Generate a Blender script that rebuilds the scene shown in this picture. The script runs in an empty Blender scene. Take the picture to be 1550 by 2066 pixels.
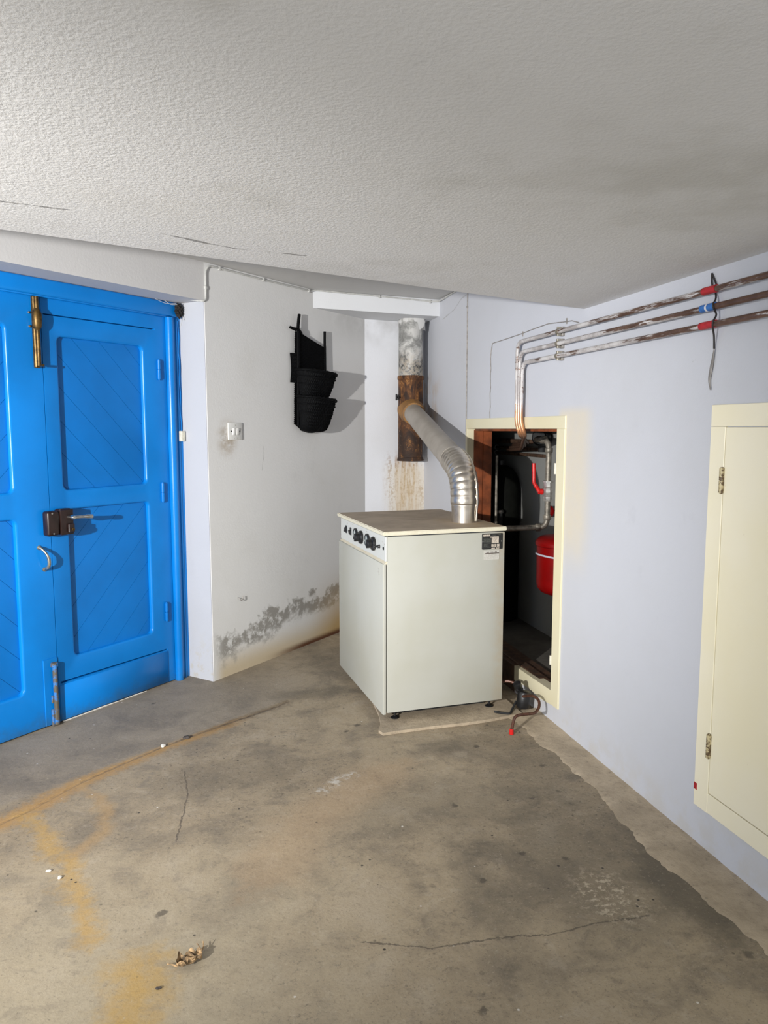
import bpy, bmesh, math, random
from mathutils import Vector, Matrix
random.seed(7)
SC = bpy.context.scene
COL = SC.collection
sin, cos, PI = math.sin, math.cos, math.pi
R = math.radians

# ------------------------------------------------------------------ camera
cam_d = bpy.data.cameras.new('camera')
cam = bpy.data.objects.new('camera', cam_d); COL.objects.link(cam)
cam.location = (0, 0, 1.5)
cam.rotation_euler = (R(90 - 6.292), 0, R(-13.481))
cam_d.sensor_fit = 'VERTICAL'; cam_d.sensor_height = 36.0
cam_d.lens = 36.0 * 1526.3 / 2066
cam_d.clip_start = 0.02
SC.camera = cam

# ------------------------------------------------------------------ light
w = bpy.data.worlds.new('daylight'); SC.world = w; w.use_nodes = True
bgn = w.node_tree.nodes['Background']
bgn.inputs[0].default_value = (0.86, 0.92, 1.0, 1); bgn.inputs[1].default_value = 1.15
SC.view_settings.view_transform = 'Standard'; SC.view_settings.look = 'None'
SC.view_settings.exposure = 0.0; SC.view_settings.gamma = 1.0
SC.view_settings.use_curve_mapping = False

def aim(o, tgt):
    o.rotation_euler = (Vector(tgt) - o.location).to_track_quat('-Z', 'Y').to_euler()
# hand lamp held left of the camera
sp = bpy.data.lights.new('work_lamp_light', 'SPOT'); so = bpy.data.objects.new('work_lamp_light', sp); COL.objects.link(so)
so.location = (-2.2, -0.2, 1.66); sp.energy = 1460; sp.color = (1.0, 0.985, 0.96)
sp.shadow_soft_size = 0.035; sp.spot_size = R(71); sp.spot_blend = 1.0
aim(so, (0.85, 5.3, 1.10))
# daylight from the open entrance behind the camera
ar = bpy.data.lights.new('entrance_daylight', 'AREA'); ao = bpy.data.objects.new('entrance_daylight', ar); COL.objects.link(ao)
ar.shape = 'RECTANGLE'; ar.size = 3.0; ar.size_y = 1.7; ar.energy = 66; ar.color = (0.90, 0.95, 1.0)
ao.location = (-2.6, -1.2, 1.0); aim(ao, (1.2, 2.6, 0.8))

# ------------------------------------------------------------------ mesh helpers
class B:
    def __init__(s): s.bm = bmesh.new()
    def box(s, x0, x1, y0, y1, z0, z1, bev=0.0, seg=1, M=None):
        m = Matrix.Translation(((x0+x1)/2, (y0+y1)/2, (z0+z1)/2)) @ Matrix.Diagonal((abs(x1-x0), abs(y1-y0), abs(z1-z0), 1))
        if M: m = M @ m
        r = bmesh.ops.create_cube(s.bm, size=1, matrix=m)
        if bev > 0:
            es = list({e for v in r['verts'] for e in v.link_edges})
            bmesh.ops.bevel(s.bm, geom=es, offset=bev, segments=seg, affect='EDGES', profile=0.5)
        return s
    def tube(s, pts, r, seg=12, cap=True, closed=False):
        pts = [Vector(p) for p in pts]; n = len(pts)
        rs = r if isinstance(r, (list, tuple)) else [r]*n
        rings = []; t0 = None; up = None
        for i in range(n):
            a = pts[(i-1) % n] if (i > 0 or closed) else pts[i]
            b = pts[(i+1) % n] if (i < n-1 or closed) else pts[i]
            t = (b-a).normalized()
            if up is None:
                up = t.orthogonal().normalized()
            else:
                up = (up - t*up.dot(t))
                up = up.normalized() if up.length > 1e-6 else t.orthogonal().normalized()
            v = t.cross(up)
            rings.append([s.bm.verts.new(pts[i] + rs[i]*(cos(2*PI*k/seg)*up + sin(2*PI*k/seg)*v)) for k in range(seg)])
        m = n if closed else n-1
        for i in range(m):
            A, Bq = rings[i], rings[(i+1) % n]
            for k in range(seg):
                s.bm.faces.new((A[k], A[(k+1) % seg], Bq[(k+1) % seg], Bq[k]))
        if cap and not closed:
            s.bm.faces.new(list(reversed(rings[0]))); s.bm.faces.new(rings[-1])
        return s
    def lathe(s, prof, M=None, seg=24):
        # prof: (r, z) pairs, axis z
        M = M or Matrix()
        rings = []
        for r, z in prof:
            rings.append([s.bm.verts.new(M @ Vector((max(r, 1e-5)*cos(2*PI*k/seg), max(r, 1e-5)*sin(2*PI*k/seg), z))) for k in range(seg)])
        for A, Bq in zip(rings, rings[1:]):
            for k in range(seg):
                s.bm.faces.new((A[k], A[(k+1) % seg], Bq[(k+1) % seg], Bq[k]))
        s.bm.faces.new(list(reversed(rings[0]))); s.bm.faces.new(rings[-1])
        return s
    def prism(s, poly, z0, z1, M=None):
        M = M or Matrix()
        a = [s.bm.verts.new(M @ Vector((x, y, z0))) for x, y in poly]
        b = [s.bm.verts.new(M @ Vector((x, y, z1))) for x, y in poly]
        n = len(poly)
        s.bm.faces.new(list(reversed(a))); s.bm.faces.new(b)
        for i in range(n):
            s.bm.faces.new((a[i], a[(i+1) % n], b[(i+1) % n], b[i]))
        return s
    def grid(s, f, nu, nv, closed_u=False):
        g = [[s.bm.verts.new(f(i/nu, j/nv)) for j in range(nv+1)] for i in range(nu+1)]
        for i in range(nu):
            for j in range(nv):
                s.bm.faces.new((g[i][j], g[i+1][j], g[i+1][j+1], g[i][j+1]))
        return s
    def plate(s, outer, holes, y0, y1, rim=0.007):
        # upright board in the local x-z plane, front face at y0, holes with a rounded-over rim
        bm = s.bm
        def loop(poly, y): return [bm.verts.new((x, y, z)) for x, z in poly]
        o0, o1 = loop(outer, y0), loop(outer, y1)
        es = []
        def edges(l):
            return [bm.edges.new((l[i], l[(i+1) % len(l)])) for i in range(len(l))]
        es += edges(o0)
        n = len(outer)
        for i in range(n): bm.faces.new((o0[i], o0[(i+1) % n], o1[(i+1) % n], o1[i]))
        rim0 = rim
        for h in holes:
            rim = rim0 if len(h) > 4 else 0.0008
            big = offset_poly(h, rim); l0 = loop(big, y0); es += edges(l0); prev = l0; m = len(h)
            for k in range(1, 4):
                a = PI/2*k/3
                l = loop(offset_poly(h, rim*(1-sin(a))), y0 + rim*(1-cos(a)))
                for i in range(m): bm.faces.new((prev[i], prev[(i+1) % m], l[(i+1) % m], l[i]))
                prev = l
            l = loop(h, y1)
            for i in range(m): bm.faces.new((prev[i], prev[(i+1) % m], l[(i+1) % m], l[i]))
        bmesh.ops.triangle_fill(bm, use_beauty=True, use_dissolve=False, edges=es)
        return s
    def build(s, name, mat, parent=None, smooth=35, M=None):
        bm = s.bm
        if M: bm.transform(M)
        bmesh.ops.recalc_face_normals(bm, faces=bm.faces[:])
        lim = R(smooth)
        for f in bm.faces: f.smooth = smooth > 0
        for e in bm.edges:
            if len(e.link_faces) == 2 and e.calc_face_angle(0) > lim: e.smooth = False
        me = bpy.data.meshes.new(name); bm.to_mesh(me); bm.free()
        o = bpy.data.objects.new(name, me); COL.objects.link(o)
        if mat: me.materials.append(mat)
        if parent: o.parent = parent
        return o

def offset_poly(poly, d):
    n = len(poly); out = []
    cx = sum(p[0] for p in poly)/n; cz = sum(p[1] for p in poly)/n
    area = sum(poly[i][0]*poly[(i+1) % n][1]-poly[(i+1) % n][0]*poly[i][1] for i in range(n))
    sg = 1 if area > 0 else -1
    for i in range(n):
        p0, p1, p2 = Vector(poly[i-1]), Vector(poly[i]), Vector(poly[(i+1) % n])
        a = (p1-p0).normalized(); b = (p2-p1).normalized()
        na = Vector((a.y, -a.x))*sg; nb = Vector((b.y, -b.x))*sg
        m = (na+nb).normalized(); k = d/max(0.3, m.dot(na))
        out.append((p1.x+m.x*k, p1.y+m.y*k))
    return out
def rrect(x0, x1, z0, z1, r, n=5):
    out = []
    for cx, cz, a0 in ((x1-r, z1-r, 0), (x0+r, z1-r, 90), (x0+r, z0+r, 180), (x1-r, z0+r, 270)):
        for k in range(n+1):
            a = R(a0+90*k/n); out.append((cx+r*cos(a), cz+r*sin(a)))
    return out
def clip(poly, n, d):
    # keep points with n.p <= d
    out = []
    for i in range(len(poly)):
        a, b = poly[i], poly[(i+1) % len(poly)]
        da = n[0]*a[0]+n[1]*a[1]-d; db = n[0]*b[0]+n[1]*b[1]-d
        if da <= 0: out.append(a)
        if (da < 0 < db) or (db < 0 < da):
            t = da/(da-db); out.append((a[0]+t*(b[0]-a[0]), a[1]+t*(b[1]-a[1])))
    return out
def smooth_path(pts, n=6):
    P = [Vector(p) for p in pts]; out = []
    for i in range(len(P)-1):
        p0 = P[max(i-1, 0)]; p1 = P[i]; p2 = P[i+1]; p3 = P[min(i+2, len(P)-1)]
        for k in range(n):
            t = k/n
            out.append(0.5*((2*p1)+(p2-p0)*t+(2*p0-5*p1+4*p2-p3)*t*t+(3*p1-p0-3*p2+p3)*t**3))
    out.append(P[-1]); return out
def bend_path(pts, r, n=6):
    # polyline with rounded corners
    P = [Vector(p) for p in pts]; out = [P[0]]
    for i in range(1, len(P)-1):
        a = (P[i-1]-P[i]); b = (P[i+1]-P[i]); d = min(r, a.length*0.49, b.length*0.49)
        A = P[i]+a.normalized()*d; Bq = P[i]+b.normalized()*d
        for k in range(n+1):
            t = k/n; out.append(A*(1-t)**2 + P[i]*2*t*(1-t) + Bq*t*t)
    out.append(P[-1]); return out

def empty(name, loc=(0, 0, 0), rz=0.0):
    o = bpy.data.objects.new(name, None); COL.objects.link(o)
    o.location = loc; o.rotation_euler = (0, 0, rz); o.empty_display_size = 0.05
    return o
def tag(o, label, cat, group=None):
    o['label'] = label; o['category'] = cat
    if group: o['group'] = group
    return o
def struct(o, label=None):
    o['kind'] = 'structure'
    if label: o['label'] = label
    return o
def part_label(o, l): o['label'] = l; return o
def axis_to(d, loc=(0, 0, 0)):
    return Matrix.Translation(loc) @ Vector(d).normalized().to_track_quat('Z', 'Y').to_matrix().to_4x4()

# ------------------------------------------------------------------ materials
class NT:
    def __init__(s, name):
        s.m = bpy.data.materials.new(name); s.m.use_nodes = True
        s.t = s.m.node_tree; s.b = s.t.nodes['Principled BSDF']
    def n(s, ty, **k):
        nd = s.t.nodes.new(ty)
        for a, v in k.items(): setattr(nd, a, v)
        return nd
    def put(s, sock, v):
        if hasattr(v, 'is_output') or isinstance(v, bpy.types.NodeSocket): s.t.links.new(v, sock)
        elif isinstance(v, (tuple, list)) and len(v) == 3 and sock.type == 'RGBA': sock.default_value = (*v, 1)
        else: sock.default_value = v
    def math(s, op, a, b=0.0, c=None, clamp=False):
        nd = s.n('ShaderNodeMath', operation=op, use_clamp=clamp)
        s.put(nd.inputs[0], a); s.put(nd.inputs[1], b)
        if c is not None: s.put(nd.inputs[2], c)
        return nd.outputs[0]
    def add(s, a, b): return s.math('ADD', a, b)
    def mul(s, a, b): return s.math('MULTIPLY', a, b)
    def sub(s, a, b): return s.math('SUBTRACT', a, b)
    def inv(s, a): return s.math('SUBTRACT', 1.0, a, clamp=True)
    def step(s, v, lo, hi):
        nd = s.n('ShaderNodeMapRange', interpolation_type='SMOOTHSTEP', clamp=True)
        s.put(nd.inputs[0], v); nd.inputs[1].default_value = lo; nd.inputs[2].default_value = hi
        nd.inputs[3].default_value = 0; nd.inputs[4].default_value = 1
        if lo > hi:
            nd.inputs[1].default_value = hi; nd.inputs[2].default_value = lo
            nd.inputs[3].default_value = 1; nd.inputs[4].default_value = 0
        return nd.outputs[0]
    def pos(s): return s.n('ShaderNodeNewGeometry').outputs['Position']
    def obj(s): return s.n('ShaderNodeTexCoord').outputs['Object']
    def normal(s): return s.n('ShaderNodeNewGeometry').outputs['True Normal']
    def xyz(s, v):
        nd = s.n('ShaderNodeSeparateXYZ'); s.put(nd.inputs[0], v); return nd.outputs[0], nd.outputs[1], nd.outputs[2]
    def comb(s, x, y, z):
        nd = s.n('ShaderNodeCombineXYZ')
        for i, v in enumerate((x, y, z)): s.put(nd.inputs[i], v)
        return nd.outputs[0]
    def vscale(s, v, sc):
        nd = s.n('ShaderNodeVectorMath', operation='MULTIPLY'); s.put(nd.inputs[0], v); nd.inputs[1].default_value = sc; return nd.outputs[0]
    def noise(s, v, scale, detail=4, rough=0.55, dist=0.0):
        nd = s.n('ShaderNodeTexNoise'); s.put(nd.inputs['Vector'], v); nd.inputs['Scale'].default_value = scale
        nd.inputs['Detail'].default_value = detail; nd.inputs['Roughness'].default_value = rough; nd.inputs['Distortion'].default_value = dist
        return nd.outputs[0]
    def vor(s, v, scale, feat='F1'):
        nd = s.n('ShaderNodeTexVoronoi', feature=feat); s.put(nd.inputs['Vector'], v); nd.inputs['Scale'].default_value = scale
        return nd.outputs['Distance']
    def mix(s, f, a, b):
        nd = s.n('ShaderNodeMix', data_type='RGBA'); s.put(nd.inputs[0], f); s.put(nd.inputs[6], a); s.put(nd.inputs[7], b)
        return nd.outputs[2]
    def segdist(s, x, y, pts):
        # distance from (x, y) to a polyline
        d = None
        for (ax, ay), (bx, by) in zip(pts, pts[1:]):
            L2 = (bx-ax)**2+(by-ay)**2
            px = s.sub(x, ax); py = s.sub(y, ay)
            t = s.math('MULTIPLY', s.add(s.mul(px, bx-ax), s.mul(py, by-ay)), 1/L2, clamp=True)
            qx = s.sub(px, s.mul(t, bx-ax)); qy = s.sub(py, s.mul(t, by-ay))
            dd = s.math('SQRT', s.add(s.mul(qx, qx), s.mul(qy, qy)))
            d = dd if d is None else s.math('MINIMUM', d, dd)
        return d
    def bump(s, h, strength=0.3, dist=0.01):
        nd = s.n('ShaderNodeBump'); nd.inputs['Strength'].default_value = strength; nd.inputs['Distance'].default_value = dist
        s.put(nd.inputs['Height'], h); s.t.links.new(nd.outputs[0], s.b.inputs['Normal'])
    def done(s, col=None, rough=0.6, metal=0.0, spec=None, coat=None):
        if col is not None: s.put(s.b.inputs['Base Color'], col)
        s.put(s.b.inputs['Roughness'], rough); s.put(s.b.inputs['Metallic'], metal)
        if spec is not None: s.b.inputs['Specular IOR Level'].default_value = spec
        if coat: s.b.inputs['Coat Weight'].default_value = coat; s.b.inputs['Coat Roughness'].default_value = 0.15
        return s.m

def simple(name, col, rough=0.5, metal=0.0, var=0.12, scale=30, spec=None, bump=0.0):
    g = NT(name); o = g.obj(); nz = g.noise(o, scale, 5)
    dark = tuple(c*(1-var*1.6) for c in col); lite = tuple(min(1, c*(1+var)) for c in col)
    c = g.mix(g.step(nz, 0.3, 0.7), dark, lite)
    if bump: g.bump(nz, bump, 0.003)
    return g.done(c, rough, metal, spec)

WHITE = (0.68, 0.69, 0.73)
def wall_nodes(name, base=WHITE, blot=(0.56, 0.55, 0.53), bumps=0.25):
    g = NT(name); p = g.pos()
    big = g.noise(p, 1.1, 5, 0.6); mid = g.noise(p, 6, 5, 0.6); fine = g.noise(p, 90, 3, 0.6)
    c = g.mix(g.mul(g.step(big, 0.45, 0.75), 0.45), base, blot)
    c = g.mix(g.mul(g.step(mid, 0.62, 0.78), 0.3), c, tuple(x*0.82 for x in base))
    spots = g.step(g.noise(p, 22, 4, 0.7), 0.72, 0.80)
    c = g.mix(g.mul(spots, 0.35), c, (0.33, 0.32, 0.31))
    g.bump(g.add(g.mul(mid, 0.7), g.mul(fine, 0.35)), bumps, 0.006)
    return g, p, c

# left wall: damp plaster at the foot
g, p, c = wall_nodes('plaster_left', (0.69, 0.685, 0.675), (0.59, 0.575, 0.54))
x, y, z = g.xyz(p)
u = g.add(g.mul(g.sub(x, 0.034), sin(R(45.4))), g.mul(g.sub(y, 4.492), cos(R(45.4))))
uz = g.comb(u, z, 0.0)
n1 = g.noise(uz, 4.5, 6, 0.65, 0.4); n2 = g.noise(uz, 17, 5, 0.7)
inu = g.mul(g.step(u, -0.02, 0.10), g.step(u, 1.5, 1.25))
front = g.add(g.add(g.mul(n1, 0.42), g.mul(n2, 0.14)), g.add(0.0, g.mul(g.step(u, 0.05, 0.8), 0.10)))
low = g.step(g.sub(z, front), 0.0, -0.16)
cream = g.mul(low, g.step(z, 0.20, 0.02))
c = g.mix(g.mul(g.mul(cream, inu), 0.9), c, (0.52, 0.42, 0.27))
band = g.mul(g.mul(g.step(g.sub(z, front), -0.20, -0.12), g.step(g.sub(z, front), -0.01, -0.06)), g.step(n2, 0.34, 0.52))
c = g.mix(g.mul(g.mul(band, inu), 0.85), c, (0.22, 0.205, 0.18))
for pts_ in ([(0.475, 1.40), (0.485, 1.34), (0.47, 1.28), (0.465, 1.24)], [(0.36, 0.16), (0.40, 0.24), (0.42, 0.25)]):
    cd_ = g.segdist(u, z, pts_); c = g.mix(g.mul(g.step(g.add(cd_, g.mul(n2, 0.012)), 0.011, 0.006), 0.45), c, (0.25, 0.24, 0.22))
yel = g.mul(g.mul(g.step(u, 0.85, 1.35), g.step(z, 0.55, 0.02)), 0.85)
c = g.mix(yel, c, (0.42, 0.26, 0.07))
rust = g.mul(g.step(z, 0.05, 0.01), g.step(u, 0.4, 0.9)); c = g.mix(rust, c, (0.10, 0.035, 0.012))
# brown smear round the switch
dx = g.sub(u, 0.16); dz = g.sub(z, 1.44); d2 = g.math('SQRT', g.add(g.mul(g.mul(dx, dx), 1.6), g.mul(dz, dz)))
c = g.mix(g.mul(g.mul(g.step(d2, 0.15, 0.02), g.step(n2, 0.3, 0.6)), 0.75), c, (0.33, 0.25, 0.16))
soot = g.mul(g.mul(g.step(z, 2.05, 2.38), g.step(u, 0.9, 1.6)), g.step(n1, 0.3, 0.6)); c = g.mix(g.mul(soot, 0.45), c, (0.30, 0.29, 0.27))
M_LEFT = g.done(c, 0.75)
# reveal / lintel / chimney / right wall
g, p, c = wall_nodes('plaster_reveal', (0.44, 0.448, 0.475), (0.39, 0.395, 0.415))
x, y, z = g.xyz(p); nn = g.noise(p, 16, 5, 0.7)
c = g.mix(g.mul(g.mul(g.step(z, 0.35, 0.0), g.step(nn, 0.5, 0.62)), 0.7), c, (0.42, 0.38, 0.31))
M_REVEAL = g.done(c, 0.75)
g, p, c = wall_nodes('plaster_lintel', (0.56, 0.55, 0.545), (0.53, 0.52, 0.51)); M_LINTEL = g.done(c, 0.75)
g, p, c = wall_nodes('plaster_chimney', (0.72, 0.73, 0.765), (0.64, 0.63, 0.63))
x, y, z = g.xyz(p)
st = g.noise(g.comb(g.mul(x, 22), 0.0, g.mul(z, 2.6)), 1.0, 6, 0.7, 0.8); sp2 = g.noise(p, 45, 4, 0.7)
core = g.mul(g.step(x, 1.43, 1.50), g.step(x, 1.70, 1.60)); vert = g.mul(g.step(z, 1.32, 1.25), g.step(z, 0.2, 1.1))
r1 = g.mul(g.mul(core, vert), g.step(st, 0.28, 0.72))
c = g.mix(g.mul(r1, 0.95), c, (0.45, 0.25, 0.085))
wide = g.mul(g.mul(g.step(x, 1.33, 1.45), g.step(z, 1.36, 1.2)), g.mul(g.step(z, 0.7, 1.1), g.step(g.add(st, g.mul(sp2, 0.7)), 0.82, 1.0)))
c = g.mix(g.mul(wide, 0.85), c, (0.27, 0.13, 0.045))
yl = g.mul(g.mul(g.step(g.add(x, g.mul(st, 0.1)), 1.36, 1.54), g.step(z, 1.3, 1.15)), 0.5); c = g.mix(yl, c, (0.66, 0.55, 0.36))
sm = g.mul(g.mul(g.step(z, 2.0, 2.32), g.step(g.noise(p, 5, 4), 0.3, 0.7)), 0.5); c = g.mix(sm, c, (0.28, 0.27, 0.25))
M_CHIM = g.done(c, 0.75)
g, p, c = wall_nodes('plaster_beam', (0.66, 0.67, 0.69), (0.58, 0.58, 0.58)); M_BEAM = g.done(c, 0.75)
g, p, c = wall_nodes('plaster_right', (0.535, 0.546, 0.588), (0.49, 0.496, 0.515))
x, y, z = g.xyz(p); nn = g.noise(p, 9, 5, 0.6)
cr = g.mul(g.mul(g.step(y, 3.05, 3.22), g.step(y, 3.45, 3.40)), g.mul(g.step(z, 0.75, 1.05), g.step(z, 1.62, 1.56)))
c = g.mix(g.mul(cr, g.add(0.35, g.mul(nn, 0.6))), c, (0.66, 0.58, 0.43))
rs = g.mul(g.mul(g.step(y, 5.25, 5.6), g.mul(g.step(z, 1.3, 1.6), g.step(z, 2.0, 1.7))), g.step(nn, 0.4, 0.65)); c = g.mix(g.mul(rs, 0.6), c, (0.45, 0.32, 0.19))
ft = g.mul(g.step(z, 0.22, 0.0), g.step(nn, 0.42, 0.62)); c = g.mix(g.mul(ft, 0.5), c, (0.5, 0.47, 0.42))
crk = g.segdist(y, z, [(5.3, 2.28), (5.05, 2.31), (4.9, 2.36), (4.78, 2.37)])
c = g.mix(g.mul(g.step(g.add(crk, g.mul(nn, 0.012)), 0.012, 0.007), 0.6), c, (0.3, 0.3, 0.3))
M_RIGHT = g.done(c, 0.72)
# ceiling: coarse roughcast
g, p, c = wall_nodes('roughcast_ceiling', (0.70, 0.69, 0.68), (0.60, 0.58, 0.54), 0.1)
x, y, z = g.xyz(p)
cn = g.noise(p, 120, 3, 0.6); cn2 = g.noise(p, 48, 3, 0.5)
far = g.noise(p, 1.7, 4, 0.6)
c = g.mix(g.mul(g.step(far, 0.5, 0.72), 0.4), c, (0.42, 0.40, 0.35))
wig = g.noise(p, 12, 4, 0.6)
for pts in ([(-0.62, 1.98), (-0.42, 2.05), (-0.3, 2.08)], [(-0.12, 2.25), (0.05, 2.36), (0.12, 2.40), (0.33, 2.44)]):
    cd = g.segdist(x, y, pts); c = g.mix(g.mul(g.step(g.add(cd, g.mul(g.sub(wig, 0.5), 0.05)), 0.006, 0.002), 0.75), c, (0.14, 0.13, 0.12))
g.bump(g.add(cn, g.mul(cn2, 0.5)), 0.22, 0.006)
M_CEIL = g.done(c, 0.85)
g, p, c = wall_nodes('plaster_recess', (0.55, 0.545, 0.535), (0.46, 0.45, 0.43)); M_RECESS = g.done(c, 0.8)
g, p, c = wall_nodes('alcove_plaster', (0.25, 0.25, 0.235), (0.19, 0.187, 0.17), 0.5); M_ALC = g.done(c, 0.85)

# concrete floor
g = NT('concrete_floor'); p = g.pos(); x, y, z = g.xyz(p)
big = g.noise(p, 0.9, 6, 0.6, 0.3); mid = g.noise(p, 3.4, 7, 0.65, 0.4); fn = g.noise(p, 26, 6, 0.7); gr = g.noise(p, 130, 3, 0.7)
c = g.mix(g.step(big, 0.35, 0.65), (0.365, 0.295, 0.20), (0.285, 0.226, 0.152))
c = g.mix(g.mul(g.step(mid, 0.46, 0.66), 0.65), c, (0.175, 0.145, 0.108))
mid2 = g.noise(p, 9.0, 6, 0.7, 0.6); c = g.mix(g.mul(g.step(mid2, 0.52, 0.68), 0.5), c, (0.15, 0.125, 0.095)); c = g.mix(g.mul(g.step(mid2, 0.46, 0.32), 0.35), c, (0.45, 0.38, 0.285))
c = g.mix(g.mul(g.step(mid, 0.48, 0.30), 0.5), c, (0.40, 0.335, 0.25))
c = g.mix(g.mul(g.step(fn, 0.55, 0.75), 0.55), c, (0.125, 0.105, 0.082))
c = g.mix(g.mul(g.step(fn, 0.42, 0.28), 0.35), c, (0.42, 0.37, 0.30))
c = g.mix(g.mul(g.step(gr, 0.56, 0.74), 0.6), c, (0.09, 0.075, 0.06))
sp1 = g.noise(p, 55, 5, 0.75); c = g.mix(g.mul(g.step(sp1, 0.55, 0.66), g.add(0.2, g.mul(g.step(big, 0.40, 0.60), 0.65))), c, (0.08, 0.067, 0.052))
# greyer slab in front of the doorway
wob = g.sub(g.noise(p, 5.5, 5, 0.65), 0.5); wob2 = g.sub(g.noise(p, 24, 4, 0.7), 0.5)
side = g.add(g.mul(g.sub(x, -0.055), -0.6), g.mul(g.sub(y, 3.716), 0.8))
side = g.add(side, g.mul(wob2, 0.05))
slab = g.mul(g.step(side, -0.01, 0.03), g.step(x, 1.1, 0.2))
c = g.mix(g.mul(slab, 0.55), c, g.mix(g.step(mid, 0.35, 0.7), (0.285, 0.245, 0.195), (0.20, 0.172, 0.138)))
# lower left floor lightened: pool of lamp light painted into the colour
pale = g.mul(g.step(g.add(x, g.mul(wob, 0.8)), 0.75, -0.35), g.step(g.add(y, g.mul(wob, 0.8)), 2.95, 1.9))
c = g.mix(g.mul(pale, 0.55), c, (0.47, 0.405, 0.29))
# dark traffic patches
for (px, py, rx, ry, k) in ((1.25, 2.25, 0.45, 0.55, 0.45), (1.52, 2.05, 0.16, 0.45, 0.75), (0.95, 2.75, 0.5, 0.3, 0.32), (1.1, 3.3, 0.22, 0.12, 0.45), (0.6, 4.15, 0.35, 0.12, 0.5), (1.4, 3.0, 0.2, 0.5, 0.3), (0.1, 3.2, 0.45, 0.22, 0.3), (0.78, 4.7, 0.25, 0.5, 0.4), (0.85, 2.1, 0.10, 0.45, 0.3)):
    ex = g.mul(g.sub(x, px), 1/rx); ey = g.mul(g.sub(y, py), 1/ry)
    e = g.add(g.math('SQRT', g.add(g.mul(ex, ex), g.mul(ey, ey))), g.mul(wob, 1.6))
    c = g.mix(g.mul(g.step(e, 1.1, 0.35), k), c, (0.105, 0.09, 0.068))
# ochre seepage from the slab joint
J = [(0.42, 4.05), (0.362, 3.996), (-0.055, 3.716), (-0.214, 3.597), (-0.379, 3.45), (-0.545, 3.292), (-0.714, 3.075), (-0.95, 2.85)]
dj = g.segdist(g.add(x, g.mul(wob, 0.10)), g.add(y, g.mul(wob, 0.10)), J)
och = g.mul(g.step(g.add(dj, g.mul(wob2, 0.12)), 0.085, 0.02), g.step(side, 0.03, -0.02))
c = g.mix(g.mul(g.mul(och, g.step(x, 0.25, 0.05)), 0.82), c, (0.40, 0.235, 0.085))
d2 = g.segdist(g.add(x, g.mul(wob, 0.16)), g.add(y, g.mul(wob, 0.16)), [(-0.545, 3.292), (-0.44, 3.13), (-0.39, 2.85), (-0.50, 2.68)])
c = g.mix(g.mul(g.step(g.add(d2, g.mul(wob2, 0.05)), 0.05, 0.0), 0.6), c, (0.40, 0.26, 0.12))
d3 = g.segdist(g.add(x, g.mul(wob, 0.16)), g.add(y, g.mul(wob, 0.16)), [(-0.72, 3.05), (-0.53, 2.72), (-0.43, 2.45), (-0.36, 2.22)])
c = g.mix(g.mul(g.step(g.add(d3, g.mul(wob2, 0.14)), 0.07, -0.01), 0.75), c, (0.44, 0.28, 0.095))
d4 = g.segdist(g.add(x, g.mul(wob, 0.2)), g.add(y, g.mul(wob, 0.2)), [(-0.22, 2.06), (-0.20, 1.98), (-0.24, 1.80)])
c = g.mix(g.mul(g.step(g.add(d4, g.mul(wob2, 0.18)), 0.14, -0.02), 0.8), c, (0.45, 0.285, 0.085))
d5 = g.segdist(g.add(x, g.mul(wob, 0.5)), g.add(y, g.mul(wob, 0.5)), [(0.75, 3.1), (0.35, 2.75), (0.2, 2.45)])
c = g.mix(g.mul(g.step(d5, 0.20, 0.02), 0.38), c, (0.42, 0.29, 0.17))
joint = g.step(g.add(dj, g.mul(wob2, 0.01)), 0.012, 0.004); c = g.mix(g.mul(g.mul(joint, g.step(wob2, -0.06, 0.1)), g.add(0.35, g.mul(g.step(x, -0.35, 0.1), 0.5))), c, (0.085, 0.055, 0.03))
brn = g.mul(g.step(g.add(dj, g.mul(wob2, 0.10)), 0.045, 0.0), g.step(x, -0.15, 0.1)); c = g.mix(g.mul(brn, 0.6), c, (0.12, 0.08, 0.045))
# (ochre broken up by the worn surface)
c = g.mix(g.mul(g.mul(g.step(mid2, 0.54, 0.64), g.step(x, 0.1, -0.1)), 0.35), c, (0.27, 0.225, 0.165))
# hairline cracks
for pts in ([(-0.11, 3.30), (-0.095, 3.08), (-0.105, 2.95), (-0.13, 2.72)], [(0.42, 2.03), (0.62, 1.955), (0.81, 1.955), (1.0, 1.93), (1.125, 1.945), (1.31, 1.94)]):
    cd = g.segdist(g.add(x, g.mul(wob2, 0.03)), g.add(y, g.mul(wob2, 0.03)), pts)
    c = g.mix(g.mul(g.step(cd, 0.0045, 0.001), 0.7), c, (0.07, 0.055, 0.045))
# blotches, drips and flaking patch at the right
v3 = g.vor(g.comb(g.add(x, g.mul(wob2, 0.06)), g.add(y, g.mul(wob2, 0.06)), 0.0), 7.5); pick3 = g.noise(p, 1.6, 3)
c = g.mix(g.mul(g.mul(g.step(g.add(v3, g.mul(wob2, 0.30)), 0.135, 0.05), g.step(g.add(pick3, g.mul(g.step(x, 0.3, 1.4), 0.12)), 0.52, 0.60)), 0.75), c, (0.07, 0.058, 0.045))
fx = g.sub(x, 1.24); fy = g.sub(y, 2.06); fd = g.math('SQRT', g.add(g.mul(fx, fx), g.mul(g.mul(fy, fy), 0.5)))
c = g.mix(g.mul(g.mul(g.step(fd, 0.15, 0.04), g.step(g.noise(p, 34, 5, 0.75), 0.50, 0.60)), 0.85), c, (0.52, 0.44, 0.33))
fine2 = g.noise(p, 75, 5, 0.8)
c = g.mix(g.mul(g.step(fine2, 0.56, 0.66), 0.45), c, (0.11, 0.09, 0.07)); c = g.mix(g.mul(g.step(fine2, 0.43, 0.34), 0.4), c, (0.50, 0.43, 0.33))
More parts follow.
